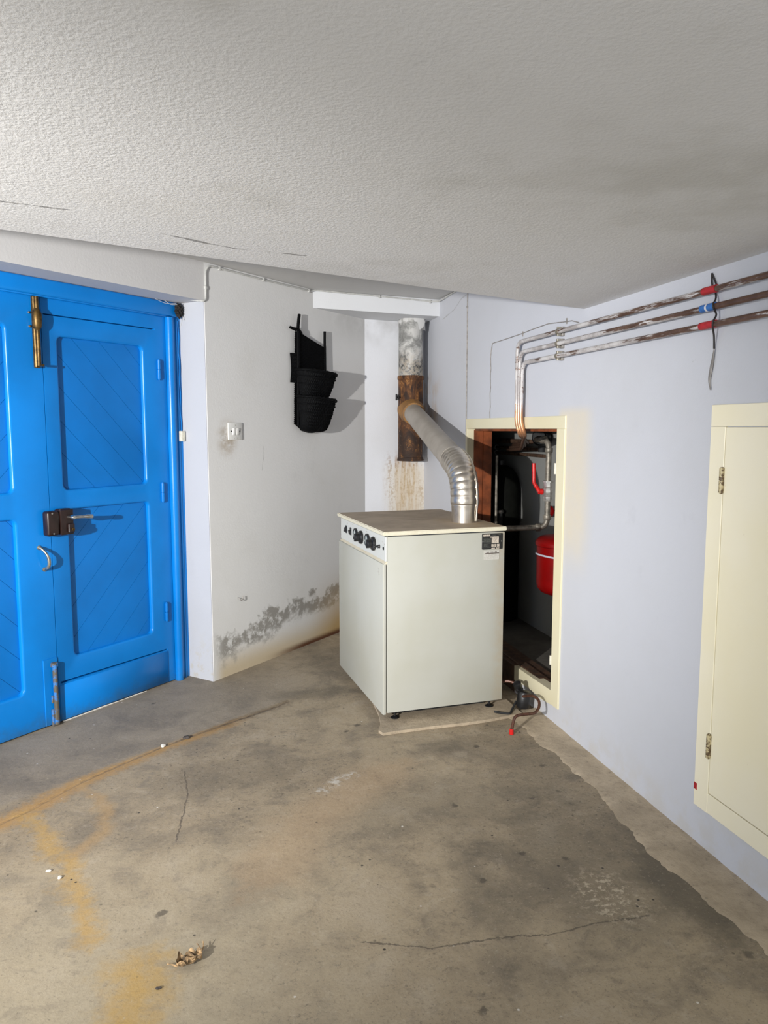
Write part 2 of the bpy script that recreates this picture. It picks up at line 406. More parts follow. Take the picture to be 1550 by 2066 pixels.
# pits and paint specks
v1 = g.vor(p, 16); v2 = g.vor(p, 10.5); pick = g.noise(p, 2.2, 2); pick2 = g.noise(g.vscale(p, (1.0, 1.0, 1.0)), 3.1, 2)
c = g.mix(g.mul(g.step(v1, 0.10, 0.05), g.step(pick, 0.50, 0.58)), c, (0.05, 0.042, 0.035))
c = g.mix(g.mul(g.step(v2, 0.055, 0.03), g.step(pick2, 0.48, 0.56)), c, (0.62, 0.58, 0.52))
chalk = g.segdist(x, y, [(0.45, 2.98), (0.52, 3.06), (0.62, 3.10)])
c = g.mix(g.mul(g.mul(g.step(g.add(chalk, g.mul(wob2, 0.08)), 0.05, 0.0), g.step(fn, 0.46, 0.6)), 0.8), c, (0.55, 0.52, 0.47))
g.bump(g.add(g.mul(fn, 0.8), g.add(g.mul(gr, 0.3), g.mul(joint, -2.0))), 0.35, 0.006)
M_FLOOR = g.done(c, g.add(0.55, g.mul(fn, 0.35)), spec=0.3)
g = NT('concrete_kerb'); p = g.pos(); mid = g.noise(p, 5, 6, 0.65); fn = g.noise(p, 40, 5, 0.7)
c = g.mix(g.step(mid, 0.35, 0.65), (0.45, 0.365, 0.26), (0.32, 0.258, 0.18))
c = g.mix(g.mul(g.step(fn, 0.55, 0.75), 0.55), c, (0.13, 0.11, 0.085)); g.bump(fn, 0.5, 0.008)
M_KERB = g.done(c, 0.8)
g = NT('alcove_shade_concrete'); p = g.pos(); M_ALC_SHADE = g.done(g.mix(g.step(g.noise(p, 6, 6, 0.7), 0.35, 0.7), (0.11, 0.10, 0.085), (0.07, 0.062, 0.05)), 0.9)  # shade of the alcove put into a darkened concrete colour

# gloss blue paint
def blue(name, base, chip=0.72):
    g = NT(name); p = g.pos(); o = g.obj()
    n1 = g.noise(p, 2.2, 4, 0.5); br = g.noise(g.vscale(p, (40, 40, 4)), 1.0, 4, 0.6); f = g.noise(p, 60, 3)
    c = g.mix(g.step(n1, 0.35, 0.7), base, tuple(a*0.80 for a in base))
    x, y, z = g.xyz(p)
    pick = g.noise(p, 9, 6, 0.75)
    wear = g.mul(g.step(pick, chip, chip+0.05), g.step(z, 1.2, 0.1))
    c = g.mix(g.mul(wear, 0.8), c, (0.01, 0.035, 0.10))
    grime = g.mul(g.step(g.add(z, g.mul(g.noise(p, 12, 5, 0.7), 0.22)), 0.20, 0.08), 0.6)
    c = g.mix(grime, c, (0.035, 0.10, 0.18))
    g.bump(g.add(g.mul(br, 0.5), g.mul(f, 0.3)), 0.18, 0.004)
    return g.done(c, 0.30, spec=0.32)
M_BLUE = blue('blue_gloss_paint', (0.002, 0.195, 0.61)); M_BLUE2 = blue('blue_panel_paint', (0.002, 0.168, 0.55))
M_GAP = simple('dark_gap', (0.006, 0.010, 0.02), 0.9)
g = NT('worn_blue_bolt'); o = g.obj(); n1 = g.noise(o, 28, 6, 0.75)
c = g.mix(g.step(n1, 0.42, 0.52), (0.03, 0.17, 0.46), (0.10, 0.085, 0.06)); M_BOLT = g.done(c, 0.5)
M_BRASS = simple('old_brass', (0.12, 0.07, 0.02), 0.42, 0.7, 0.35, 45)
M_LOCK = simple('brown_lock_enamel', (0.016, 0.0065, 0.005), 0.38, 0.0, 0.2, 40)
M_STEEL = simple('bright_steel', (0.62, 0.61, 0.58), 0.28, 1.0, 0.15, 60)
M_NICKEL = simple('tarnished_nickel', (0.48, 0.44, 0.36), 0.35, 0.9, 0.3, 60)
M_PLAST = simple('white_plastic', (0.66, 0.655, 0.63), 0.4, 0.0, 0.05, 20)
M_PLASTI = simple('ivory_plastic', (0.66, 0.63, 0.52), 0.45, 0.0, 0.12, 40)
M_CABLE = simple('painted_cable', (0.48, 0.48, 0.46), 0.6, 0.0, 0.12, 40)
M_WIRE = simple('dark_wire', (0.035, 0.03, 0.03), 0.55, 0.3, 0.2, 40)
M_GWIRE = simple('grey_wire', (0.30, 0.28, 0.26), 0.6, 0.2, 0.2, 40)
M_BLACK = simple('black_plastic', (0.010, 0.010, 0.011), 0.4, 0.0, 0.2, 40)
M_RUBBER = simple('black_rubber', (0.012, 0.012, 0.012), 0.75, 0.0, 0.3, 60)
M_DIAL = simple('gauge_face', (0.22, 0.26, 0.26), 0.35)
M_WICK = simple('black_wicker', (0.0022, 0.0024, 0.003), 0.7, 0.0, 0.5, 90, spec=0.10)
# boiler enamel
g = NT('cream_enamel'); o = g.obj(); x, y, z = g.xyz(o); n1 = g.noise(o, 2.2, 4, 0.55); n2 = g.noise(o, 14, 5, 0.65)
c = g.mix(g.step(n1, 0.35, 0.7), (0.43, 0.43, 0.385), (0.40, 0.395, 0.335))
c = g.mix(g.mul(g.mul(g.step(g.add(x, g.mul(n2, 0.05)), 0.615, 0.68), g.step(n2, 0.25, 0.6)), 0.6), c, (0.42, 0.35, 0.25))
c = g.mix(g.mul(g.step(g.noise(o, 60, 3, 0.7), 0.66, 0.78), 0.25), c, (0.36, 0.31, 0.22))
M_ENAM = g.done(c, 0.42)
g = NT('control_panel_enamel'); o = g.obj(); f = g.step(g.noise(o, 160, 2, 0.8), 0.66, 0.72)
M_CPAN = g.done(g.mix(g.mul(f, 0.35), (0.54, 0.55, 0.525), (0.25, 0.25, 0.23)), 0.4)
g = NT('dusty_lid'); o = g.obj(); nx, ny, nz = g.xyz(g.normal()); n1 = g.noise(o, 5, 6, 0.65); n2 = g.noise(o, 40, 4, 0.7); x, y, z = g.xyz(o)
dust = g.mix(g.step(n1, 0.35, 0.65), (0.46, 0.37, 0.27), (0.36, 0.285, 0.205))
och = g.mul(g.step(x, 0.35, 0.5), g.mul(g.step(y, 0.55, 0.3), g.step(n2, 0.35, 0.6))); dust = g.mix(g.mul(och, 0.5), dust, (0.52, 0.36, 0.17))
sidec = g.mix(g.mul(g.step(n2, 0.45, 0.7), 0.4), (0.62, 0.585, 0.46), (0.50, 0.43, 0.29))
M_LID = g.done(g.mix(g.step(nz, 0.6, 0.9), sidec, dust), 0.65)
M_PLATE = simple('black_plate_print', (0.008, 0.008, 0.008), 0.35)
M_PRINT = simple('pale_print', (0.47, 0.41, 0.34), 0.5, 0.0, 0.25, 160)
M_PRINT2 = simple('grey_print', (0.055, 0.058, 0.05), 0.5, 0.0, 0.3, 160)
M_STICK = simple('worn_white_sticker', (0.47, 0.455, 0.415), 0.6, 0.0, 0.06, 120)
M_INK = simple('brown_black_ink', (0.07, 0.05, 0.04), 0.6)
M_FADE = simple('faded_ink', (0.42, 0.40, 0.36), 0.6)
# flue metals
g = NT('rusted_iron'); o = g.pos(); n1 = g.noise(g.vscale(o, (1, 1, 0.45)), 11, 7, 0.75, 1.2); n2 = g.noise(o, 40, 5, 0.75); x, y, z = g.xyz(o)
c = g.mix(g.step(n1, 0.40, 0.62), (0.022, 0.008, 0.003), (0.135, 0.048, 0.010))
c = g.mix(g.mul(g.step(z, 1.52, 1.42), 0.7), c, (0.022, 0.010, 0.005))
c = g.mix(g.mul(g.step(n1, 0.53, 0.62), g.step(n2, 0.40, 0.6)), c, (0.33, 0.15, 0.04))
c = g.mix(g.mul(g.step(n2, 0.62, 0.74), 0.7), c, (0.48, 0.38, 0.24))
g.bump(g.add(n1, n2), 0.5, 0.006); M_RUST = g.done(c, 0.75)
g = NT('rusty_branch'); o = g.pos(); n1 = g.noise(o, 14, 6, 0.7, 0.3)
c = g.mix(g.step(n1, 0.36, 0.66), (0.30, 0.145, 0.035), (0.17, 0.085, 0.03)); g.bump(n1, 0.4, 0.005); M_RUST2 = g.done(c, 0.7)
g = NT('flaking_zinc'); o = g.pos(); n1 = g.noise(o, 10, 7, 0.72, 0.4); n2 = g.noise(o, 38, 5, 0.75); x, y, z = g.xyz(o)
c = g.mix(g.step(n1, 0.36, 0.62), (0.20, 0.20, 0.19), (0.52, 0.51, 0.49))
lowm = g.step(z, 2.12, 1.95)
c = g.mix(g.mul(g.mul(g.step(n2, 0.42, 0.62), g.step(n1, 0.65, 0.4)), g.add(0.15, g.mul(lowm, 0.85))), c, (0.05, 0.045, 0.04))
c = g.mix(g.mul(g.mul(lowm, g.step(n2, 0.55, 0.42)), 0.5), c, (0.36, 0.28, 0.18))
g.bump(g.add(n1, n2), 0.4, 0.006); M_ZINC = g.done(c, 0.6, 0.15)
g = NT('grey_duct'); o = g.obj(); n1 = g.noise(o, 6, 5, 0.6); n2 = g.noise(o, 50, 4)
c = g.mix(g.step(n1, 0.3, 0.7), (0.40, 0.36, 0.31), (0.32, 0.285, 0.24)); M_DUCT = g.done(c, 0.5, 0.25)
g = NT('aluminium_elbow'); o = g.obj(); n1 = g.noise(o, 18, 4)
M_ALU = g.done(g.mix(g.step(n1, 0.3, 0.7), (0.66, 0.60, 0.52), (0.50, 0.45, 0.38)), 0.30, 0.9)
# cream gloss woodwork
def creamwood(name, a, b):
    g = NT(name); p = g.pos(); n1 = g.noise(p, 1.8, 4); n2 = g.noise(p, 30, 5, 0.7); st = g.noise(g.vscale(p, (30, 30, 1.5)), 1, 4)
    c = g.mix(g.step(n1, 0.35, 0.7), a, b); c = g.mix(g.mul(g.step(n2, 0.68, 0.78), 0.4), c, (0.42, 0.30, 0.14))
    g.bump(st, 0.12, 0.003); return g.done(c, 0.42)
M_CREAM = creamwood('cream_gloss', (0.73, 0.68, 0.50), (0.70, 0.635, 0.43))
M_CREAM2 = creamwood('cream_cupboard_gloss', (0.86, 0.80, 0.62), (0.84, 0.77, 0.55))
g = NT('worn_cream_hinge'); o = g.pos(); n1 = g.noise(o, 70, 5, 0.7)
M_WHINGE = g.done(g.mix(g.step(n1, 0.46, 0.54), (0.50, 0.42, 0.24), (0.10, 0.06, 0.025)), 0.5)
M_REDWOOD = simple('red_brown_timber', (0.20, 0.050, 0.014), 0.55, 0.0, 0.3, 14)
M_SILL_SHADE = simple('sill_and_shade_timber', (0.075, 0.036, 0.018), 0.7, 0.0, 0.35, 20)
# copper heating pipes with worn paint
g = NT('part_painted_copper'); p = g.pos(); x, y, z = g.xyz(p)
st = g.noise(g.vscale(p, (40, 4.5, 40)), 1.0, 6, 0.75); st2 = g.noise(g.vscale(p, (60, 9, 9)), 1.0, 5, 0.7)
cov = g.add(st, g.mul(g.step(y, 2.2, 3.7), 0.16))
cop = g.mix(g.step(st2, 0.35, 0.65), (0.115, 0.060, 0.040), (0.20, 0.115, 0.080))
hot = g.mul(g.step(z, 1.72, 1.60), g.step(z, 1.44, 1.49)); cop = g.mix(hot, cop, g.mix(g.step(st2, 0.4, 0.6), (0.50, 0.225, 0.10), (0.62, 0.33, 0.18)))  # bare copper at the drop; dulled below as painted-in alcove shade
pm = g.mul(g.step(cov, 0.53, 0.60), g.step(z, 1.55, 1.66))
c = g.mix(pm, cop, g.mix(g.step(st2, 0.4, 0.6), (0.36, 0.33, 0.32), (0.58, 0.56, 0.55)))
M_COPPER = g.done(c, 0.38, g.mul(g.inv(pm), 0.55))
M_TUBE = simple('dull_copper', (0.15, 0.088, 0.058), 0.5, 0.5, 0.3, 30)
M_STEELP = simple('grey_steel_pipe', (0.24, 0.215, 0.175), 0.5, 0.5, 0.3, 30)
M_CHROME = simple('nickel_valve_body', (0.60, 0.58, 0.54), 0.3, 0.75, 0.15, 60)
M_RED = simple('red_lever_paint', (0.60, 0.012, 0.010), 0.4, 0.0, 0.1, 30)
M_REDV = simple('red_vessel_paint', (0.18, 0.001, 0.001), 0.45, 0.0, 0.1, 12, spec=0.2)
M_DARK_FILL = simple('dark_fill_black', (0.006, 0.0065, 0.005), 0.8, 0.0, 0.2, 12, spec=0.1)
M_STRAP = simple('pale_strap', (0.50, 0.50, 0.56), 0.45, 0.0, 0.1, 40)
M_TAPER = simple('red_tape', (0.40, 0.015, 0.02), 0.5, 0.0, 0.15, 60)
M_TAPEB = simple('blue_tape', (0.03, 0.14, 0.42), 0.5, 0.0, 0.15, 60)
M_TAPEW = simple('white_tape', (0.7, 0.7, 0.72), 0.5)
M_HOSE = simple('brown_copper_hose', (0.10, 0.042, 0.026), 0.42, 0.35, 0.3, 50)
M_LEAF = simple('dry_leaf', (0.36, 0.235, 0.12), 0.75, 0.0, 0.5, 60, bump=0.4)
M_STONE = simple('dark_stone', (0.06, 0.05, 0.045), 0.85, 0.0, 0.3, 80)
M_CHIP = simple('white_plaster_chip', (0.66, 0.63, 0.57), 0.85, 0.0, 0.1, 80)
M_NEST = simple('dark_nest', (0.018, 0.014, 0.011), 0.95, 0.0, 0.6, 120, bump=0.6)
M_WEB = simple('pale_web', (0.55, 0.55, 0.55), 0.8)

# ------------------------------------------------------------------ room shell
AL = R(45.4)
LX, LY = 0.034, 4.492                     # outer corner of the door reveal
LROT = R(90-45.4)
def L(u, y, z=0.0):                       # left-wall frame -> world
    return Vector((LX+u*sin(AL)-y*cos(AL), LY+u*cos(AL)+y*sin(AL), z))
LM = Matrix.Translation((LX, LY, 0)) @ Matrix.Rotation(LROT, 4, 'Z')
XW = 1.705

b = B(); b.prism([(-4.2, -1.6), (1.75, -1.6), (1.75, 5.9), (1.2, 6.2), (-4.2, 6.2)], -0.12, 0.0); struct(b.build('floor', M_FLOOR))
# kerb of rough cement along the right wall
def kerb(s, t):
    y = -1.0 + s*4.62; edge = 1.545 + 0.022*sin(y*2.3) + 0.014*sin(y*7.1+1) + 0.007*sin(y*19) + 0.005*sin(y*47+2*sin(y*11)) + 0.003*sin(y*103+3*sin(y*29))
    if y > 3.1: edge -= (y-3.1)*0.11
    if y < 1.75: edge += 0.0
    prof = [(0, -0.01), (0.0, 0.001), (0.05, 0.004), (0.25, 0.006), (0.55, 0.007), (0.85, 0.009), (1.0, 0.014)]
    k = t*(len(prof)-1); i = min(int(k+1e-6), len(prof)-2); f = k-i
    px = prof[i][0]*(1-f)+prof[i+1][0]*f; pz = prof[i][1]*(1-f)+prof[i+1][1]*f
    jit = 0.0015*sin(y*31+t*9)*sin(y*13)
    return Vector((edge+(1.712-edge)*px, y, pz+jit*(px > 0)))
struct(B().grid(kerb, 480, 6).build('trim_1', M_KERB, smooth=60), 'rough cement kerb along the foot of the right wall')
# cement pad under the boiler
pad = [(0.815, 3.515), (0.83, 3.478), (0.95, 3.49), (1.10, 3.502), (1.25, 3.505), (1.38, 3.518), (1.60, 3.56), (1.60, 4.4), (0.90, 4.4), (0.865, 3.72), (0.845, 3.60)]
bb = B(); bb.prism(pad, -0.01, 0.014); struct(bb.build('trim_2', M_KERB), 'low cement pad under the boiler')

# ceilings
dS = Vector((-0.929, -0.370))
e0 = Vector((1.76, 3.228)); e1 = e0 + dS*5.9
b = B(); b.prism([(e0.x, e0.y), (e1.x, e1.y), (e1.x, -1.6), (e0.x, -1.6)], 2.04, 2.44); struct(b.build('ceiling', M_CEIL))
b = B(); b.prism([(1.76, 3.0), (-4.2, 0.3), (-4.2, 6.2), (1.76, 6.2)], 2.43, 2.60); struct(b.build('ceiling_recess', M_RECESS))
# right wall with the alcove opening
def slab_yz(bld, y0, y1, z0, z1, x0=XW, x1=XW+0.14): bld.box(x0, x1, y0, y1, z0, z1)
OY0, OY1, OZ0, OZ1 = 3.425, 4.745, 0.145, 1.51
b = B()
slab_yz(b, -1.6, OY0, -0.05, 2.5); slab_yz(b, OY1, 5.95, -0.05, 2.5); slab_yz(b, OY0, OY1, -0.05, OZ0); slab_yz(b, OY0, OY1, OZ1, 2.5)
struct(b.build('wall_right', M_RIGHT, smooth=0))
# alcove behind it
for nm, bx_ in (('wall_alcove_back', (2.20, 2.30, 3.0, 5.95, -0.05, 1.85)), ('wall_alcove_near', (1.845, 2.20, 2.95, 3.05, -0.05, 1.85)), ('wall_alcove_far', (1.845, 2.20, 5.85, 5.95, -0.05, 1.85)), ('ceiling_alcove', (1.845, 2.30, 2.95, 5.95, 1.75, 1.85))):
    b = B(); b.box(*bx_); struct(b.build(nm, M_ALC if 'back' in nm else M_ALC_SHADE, smooth=0))
b = B(); b.box(1.80, 2.21, 3.0, 5.9, 0.02, 0.135); struct(b.build('floor_alcove', M_ALC_SHADE, smooth=0))
# left wall, doorway wall, chimney wall, beam
b = B(); b.box(0.0, 1.75, 0.0, 0.45, -0.05, 2.5, M=LM); struct(b.build('wall_left', M_LEFT, smooth=0))
b = B(); b.box(-0.004, 0.02, 0.004, 0.44, -0.05, 2.24, M=LM); struct(b.build('wall_reveal', M_REVEAL, smooth=0), 'white painted side reveal of the blue door')
b = B(); b.box(-1.80, 0.0, 0.0, 0.45, 2.217, 2.5, M=LM); struct(b.build('wall_lintel', M_LINTEL, smooth=0), 'plastered lintel over the blue door')
b = B(); b.box(-5.6, -1.80, 0.0, 0.45, -0.05, 2.5, M=LM); struct(b.build('wall_doorway', M_LEFT, smooth=0))
b = B(); b.box(-4.3, -4.2, -1.6, 1.6, -0.05, 2.5); struct(b.build('wall_side', M_LINTEL, smooth=0))
b = B(); b.prism([(1.197, 5.645), (1.72, 5.755), (1.72, 5.95), (1.10, 5.95)], -0.05, 2.5); struct(b.build('wall_chimney', M_CHIM, smooth=0))
b = B(); b.prism([(0.745, 5.200), (1.715, 5.385), (1.715, 5.80), (1.21, 5.70)], 2.312, 2.44); struct(b.build('trim_3', M_BEAM, smooth=0), 'white boxed beam over the flue corner')

# ------------------------------------------------------------------ blue double door
D1 = struct(empty('door_1', (LX, LY, 0), LROT), 'blue painted double door in the left wall')
FY = 0.21
# frame
b = B()
b.box(-0.105, 0.012, FY-0.012, FY+0.12, 0.0, 2.16, 0.004)
b.tube([(-0.082, FY-0.010, 0.0), (-0.082, FY-0.010, 2.13)], 0.024, 16)
b.tube([(-0.035, FY-0.010, 0.0), (-0.035, FY-0.010, 2.13)], 0.008, 10)
b.box(-1.78, -1.655, FY-0.012, FY+0.12, 0.0, 2.16, 0.004)
b.tube([(-1.678, FY-0.010, 0.0), (-1.678, FY-0.010, 2.13)], 0.024, 16)
b.box(-1.80, 0.012, FY-0.03, FY+0.12, 2.135, 2.2165, 0.012, 3)
b.box(-1.655, -0.105, FY-0.018, FY+0.0, 2.128, 2.15, 0.006, 2)
b.box(-1.655, -0.105, FY+0.062, FY+0.1, 2.09, 2.16)
b.build('door_frame', M_BLUE, D1)
def door_leaf(x0, x1, flip):
    holes = []
    if not flip:
        p1 = (-0.797, -0.272, 1.192, 1.952); p2 = (-0.778, -0.265, 0.327, 1.090)
    else:
        p1 = (-1.600, -1.072, 1.197, 1.985); p2 = (-1.600, -1.070, 0.205, 1.066)
    for q in (p1, p2): holes.append(rrect(q[0], q[1], q[2], q[3], 0.028))
    z0 = 0.008
    if not flip:      # open saw-cut joints of the top and bottom rails
        holes.append([(-0.181, 2.0565), (-0.872, 2.0555), (-0.872, 2.050), (-0.181, 2.051)])
        holes.append([(-0.163, 0.2090), (-0.868, 0.2130), (-0.868, 0.203), (-0.163, 0.2020)])
    lf = B(); lf.plate([(x0, z0), (x1, z0), (x1, 2.13), (x0, 2.13)], holes, FY, FY+0.045, 0.012)
    if not flip:
        lf.box(x0+0.004, -0.162, FY-0.005, FY+0.001, 0.010, 0.196, 0.003)
    leaf = lf.build('door_leaf', M_BLUE, D1, smooth=50)
    if not flip:
        bk = B(); bk.box(-0.875, -0.15, FY+0.046, FY+0.052, 0.19, 0.225); bk.build('joint_backing', M_GAP, leaf)
        bk = B(); bk.box(-0.875, -0.15, FY+0.046, FY+0.052, 2.04, 2.066); bk.build('joint_backing', M_GAP, leaf)
    # diagonal boarded panels
    for (q, up) in ((p1, flip), (p2, not flip)):
        pn = B(); pn.box(q[0]-0.012, q[1]+0.012, FY+0.0255, FY+0.04, q[2]-0.012, q[3]+0.012)
        s2 = math.sqrt(0.5); nrm = (s2, -s2) if up else (s2, s2)
        rect = [(q[0]-0.012, q[2]-0.012), (q[1]+0.012, q[2]-0.012), (q[1]+0.012, q[3]+0.012), (q[0]-0.012, q[3]+0.012)]
        ds = [nrm[0]*a+nrm[1]*c for a, c in rect]; d = min(ds) + 0.04
        lo = min(ds)
        while lo < max(ds):
            hi = d
            poly = clip(clip(rect, nrm, hi-0.0009), (-nrm[0], -nrm[1]), -(lo+0.0009))
            if len(poly) >= 3:
                Mx = Matrix(((1, 0, 0, 0), (0, 0, 1, 0), (0, 1, 0, 0), (0, 0, 0, 1)))
                pn.prism(poly, FY+0.0225, FY+0.03, Mx)
            lo = hi; d += 0.118 + random.uniform(-0.006, 0.006)
        pn.build('panel', M_BLUE2, leaf, smooth=0)
    return leaf
lr = door_leaf(-0.883, -0.108, False)
ll = door_leaf(-1.652, -0.8865, True)
# rebate strip on the back of the left leaf and cover strip at its foot
b = B(); b.box(-0.93, -0.845, FY+0.047, FY+0.07, 0.01, 2.12); b.build('rebate_strip', M_GAP, ll)
b = B(); b.box(-0.9665, -0.888, FY-0.006, FY+0.001, 0.008, 0.35, 0.002); b.build('cover_strip', M_BLUE, ll)
# draught bar behind the doors (dark threshold)
b = B(); b.box(-1.65, -0.11, FY+0.05, FY+0.11, 0.0, 0.02); b.build('threshold', M_GAP, D1)
b = B(); b.tube([(-0.872, FY-0.004, 0.004), (-0.75, FY-0.003, 0.003), (-0.62, FY-0.004, 0.004), (-0.50, FY-0.003, 0.0025), (-0.40, FY-0.004, 0.004), (-0.33, FY-0.003, 0.002)], [0.004, 0.0035, 0.0045, 0.002, 0.004, 0.002], 6); part_label(b.build('light_slit', M_CHIP, D1), 'thin white strip standing in for light under the right leaf')  # white strip drawn in place of daylight leaking under the leaf
for z in (1.831, 1.135, 0.433):
    b = B(); b.tube([(-0.166, FY-0.008, z-0.052), (-0.166, FY-0.008, z-0.002)], 0.010, 12); b.tube([(-0.166, FY-0.008, z+0.002), (-0.166, FY-0.008, z+0.052)], 0.010, 12)
    b.tube([(-0.166, FY-0.008, z-0.058), (-0.166, FY-0.008, z+0.058)], 0.006, 8)
    b.build('hinge', M_BLUE2, lr)
# rim lock
b = B(); b.box(-0.863, -0.792, FY-0.055, FY-0.001, 0.972, 1.098, 0.004, 2); b.box(-0.932, -0.866, FY-0.05, FY-0.001, 0.972, 1.096, 0.012, 3)
b.box(-0.868, -0.861, FY-0.04, FY-0.001, 0.976, 1.092); b.box(-0.83, -0.795, FY-0.068, FY-0.054, 0.982, 1.026, 0.003)
b.box(-0.86, -0.80, FY-0.045, FY-0.006, 1.094, 1.102, 0.003)
lock = part_label(b.build('rim_lock', M_LOCK, D1), 'dark brown rim lock')
b = B(); b.lathe([(0.009, 0), (0.009, 0.028), (0.012, 0.03), (0.012, 0.044), (0.008, 0.05)], Matrix.Translation((-0.822, FY-0.054, 1.061)) @ Matrix.Rotation(R(90), 4, 'X'), 16)
b.tube(smooth_path([(-0.822, FY-0.094, 1.061), (-0.79, FY-0.097, 1.061), (-0.755, FY-0.098, 1.059), (-0.715, FY-0.096, 1.056)], 5), [0.010]*6+[0.0095]*5+[0.012]*5, 12)
part_label(b.build('lever_handle', M_STEEL, lock), 'steel lever handle')
b = B(); b.lathe([(0.008, 0), (0.008, 0.005), (0.005, 0.006), (0.004, 0.003)], Matrix.Translation((-0.807, FY-0.068, 0.998)) @ Matrix.Rotation(R(90), 4, 'X'), 16)
part_label(b.build('lock_cylinder', M_BRASS, lock), 'brass lock cylinder')
for sx, sz in ((-0.908, 1.085), (-0.903, 0.984), (-0.80, 1.088)):
    b = B(); b.lathe([(0.0045, 0), (0.0045, 0.002), (0.002, 0.003)], Matrix.Translation((sx, FY-0.05, sz)) @ Matrix.Rotation(R(90), 4, 'X'), 10); b.build('screw', M_STEEL, lock)
# pull handle on the left leaf
b = B(); b.tube(smooth_path([(-0.955, FY-0.002, 0.918), (-0.953, FY-0.018, 0.914), (-0.943, FY-0.036, 0.893), (-0.934, FY-0.044, 0.865), (-0.930, FY-0.040, 0.832), (-0.930, FY-0.02, 0.812), (-0.931, FY-0.001, 0.806)], 5), [0.007]*5+[0.006]*5+[0.0065]*5+[0.0085]*5+[0.0085]*5+[0.007]*6, 12)
b.lathe([(0.011, 0), (0.011, 0.004), (0.007, 0.006)], Matrix.Translation((-0.955, FY, 0.918)) @ Matrix.Rotation(R(90), 4, 'X'), 14)
b.lathe([(0.011, 0), (0.011, 0.004), (0.007, 0.006)], Matrix.Translation((-0.931, FY, 0.806)) @ Matrix.Rotation(R(90), 4, 'X'), 14)
part_label(b.build('pull_handle', M_NICKEL, D1), 'curved metal pull handle')
# top brass bolt
b = B(); b.box(-0.936, -0.912, FY-0.022, FY-0.001, 1.79, 2.128, 0.004); b.tube([(-0.922, FY-0.028, 1.80), (-0.922, FY-0.028, 2.125)], 0.010, 12)
b.lathe([(0.010, 0), (0.021, 0.02), (0.024, 0.05), (0.023, 0.08), (0.012, 0.105)], Matrix.Translation((-0.922, FY-0.026, 1.965)), 16)
bolt = part_label(b.build('top_bolt', M_BRASS, D1), 'brass bolt at the top of the leaves')
b = B(); b.tube([(-0.922, FY-0.03, 1.802), (-0.922, FY-0.06, 1.80)], 0.006, 10); b.build('bolt_knob', M_BRASS, bolt)
for zz in (2.05, 1.985):
    b = B(); b.lathe([(0.006, 0), (0.006, 0.006), (0.003, 0.008)], Matrix.Translation((-0.948, FY, zz)) @ Matrix.Rotation(R(90), 4, 'X'), 10); b.build('screw', M_STEEL, bolt)
# bottom bolt
b = B(); b.box(-0.937, -0.895, FY-0.020, FY-0.005, 0.0, 0.09, 0.004); b.tube([(-0.915, FY-0.022, 0.01), (-0.915, FY-0.022, 0.325)], 0.012, 12)
b.box(-0.933, -0.898, FY-0.016, FY-0.005, 0.12, 0.16, 0.003); b.box(-0.930, -0.899, FY-0.03, FY-0.005, 0.305, 0.33, 0.004)
part_label(b.build('bottom_bolt', M_BOLT, D1), 'chipped blue bolt at the foot of the leaves')
# contact sensor on the frame, with its thin lead
s = tag(empty('contact_sensor', L(-0.016, FY-0.02, 1.456), LROT), 'small white contact block on the right jamb of the blue door', 'sensor')
b = B(); b.box(-0.024, 0.006, -0.020, 0.010, -0.030, 0.030, 0.003); b.build('case', M_PLASTI, s)
b = B(); b.box(0.006, 0.020, -0.012, 0.010, -0.026, 0.026, 0.002); b.build('magnet', M_BLACK, s)
pts = [(-0.006+0.004*sin(k*1.7), 0.0025, 0.03+k*0.045) for k in range(15)]
b = B(); b.tube(smooth_path(pts, 3), 0.0022, 6); b.build('lead', M_BLUE, s)
# nest and cobweb in the corner over the jamb
nst = tag(empty('insect_nest', L(-0.035, FY-0.04, 2.172), LROT), 'dark crumbly nest with cobweb in top corner of door frame', 'nest')
b = B(); bmesh.ops.create_icosphere(b.bm, subdivisions=4, radius=0.036)
for v in b.bm.verts:
    d = v.co.normalized(); k = 0.78+0.22*sin(d.x*9+1)*sin(d.z*11)+0.16*sin(d.y*23)*sin(d.x*27+d.z*19); v.co = Vector((d.x*0.030, d.y*0.026, d.z*0.046))*k
b.build('clump', M_NEST, nst, smooth=25)
for (a, q) in (((0.028, -0.01, 0.03), (0.065, 0.03, 0.045)), ((0.028, 0.0, -0.03), (0.03, 0.035, -0.10)), ((-0.03, -0.01, 0.035), (-0.17, 0.0, 0.043)), ((0.02, -0.01, -0.03), (0.034, -0.02, -0.05)), ((0.02, -0.02, -0.02), (0.06, 0.02, 0.03)), ((-0.02, -0.01, 0.03), (-0.11, 0.0, 0.046))):
    m = [(a[i]+q[i])/2 - (0.012 if i == 2 else 0) for i in range(3)]
    b = B(); b.tube(smooth_path([a, m, q], 5), 0.0013, 5); b.build('web_strand', M_WEB, nst)

# ------------------------------------------------------------------ boiler
BR = R(4.5)
bo = tag(empty('boiler', (0.86, 3.6, 0.0), BR), 'cream enamelled floor boiler standing on concrete before the alcove', 'boiler')
b = B(); b.box(0.021, 0.668, 0.004, 0.868, 0.060, 0.966, 0.004, 2); b.build('body', M_ENAM, bo)
b = B(); b.box(-0.002, 0.017, 0.004, 0.872, 0.052, 0.830, 0.005, 2); door = b.build('front_door', M_ENAM, bo)
b = B(); b.prism([(-0.002, 0.822), (0.022, 0.846), (0.022, 0.834), (0.017, 0.826)], 0.006, 0.870, Matrix(((1, 0, 0, 0), (0, 0, 1, 0), (0, 1, 0, 0), (0, 0, 0, 1)))); b.build('door_lip', M_LID, door)
b = B()
for k, wd in enumerate((0.020, 0.012, 0.022, 0.010)): b.box(-0.0028, -0.001, 0.060, 0.060+wd, 0.797-0.010*k, 0.801-0.010*k)
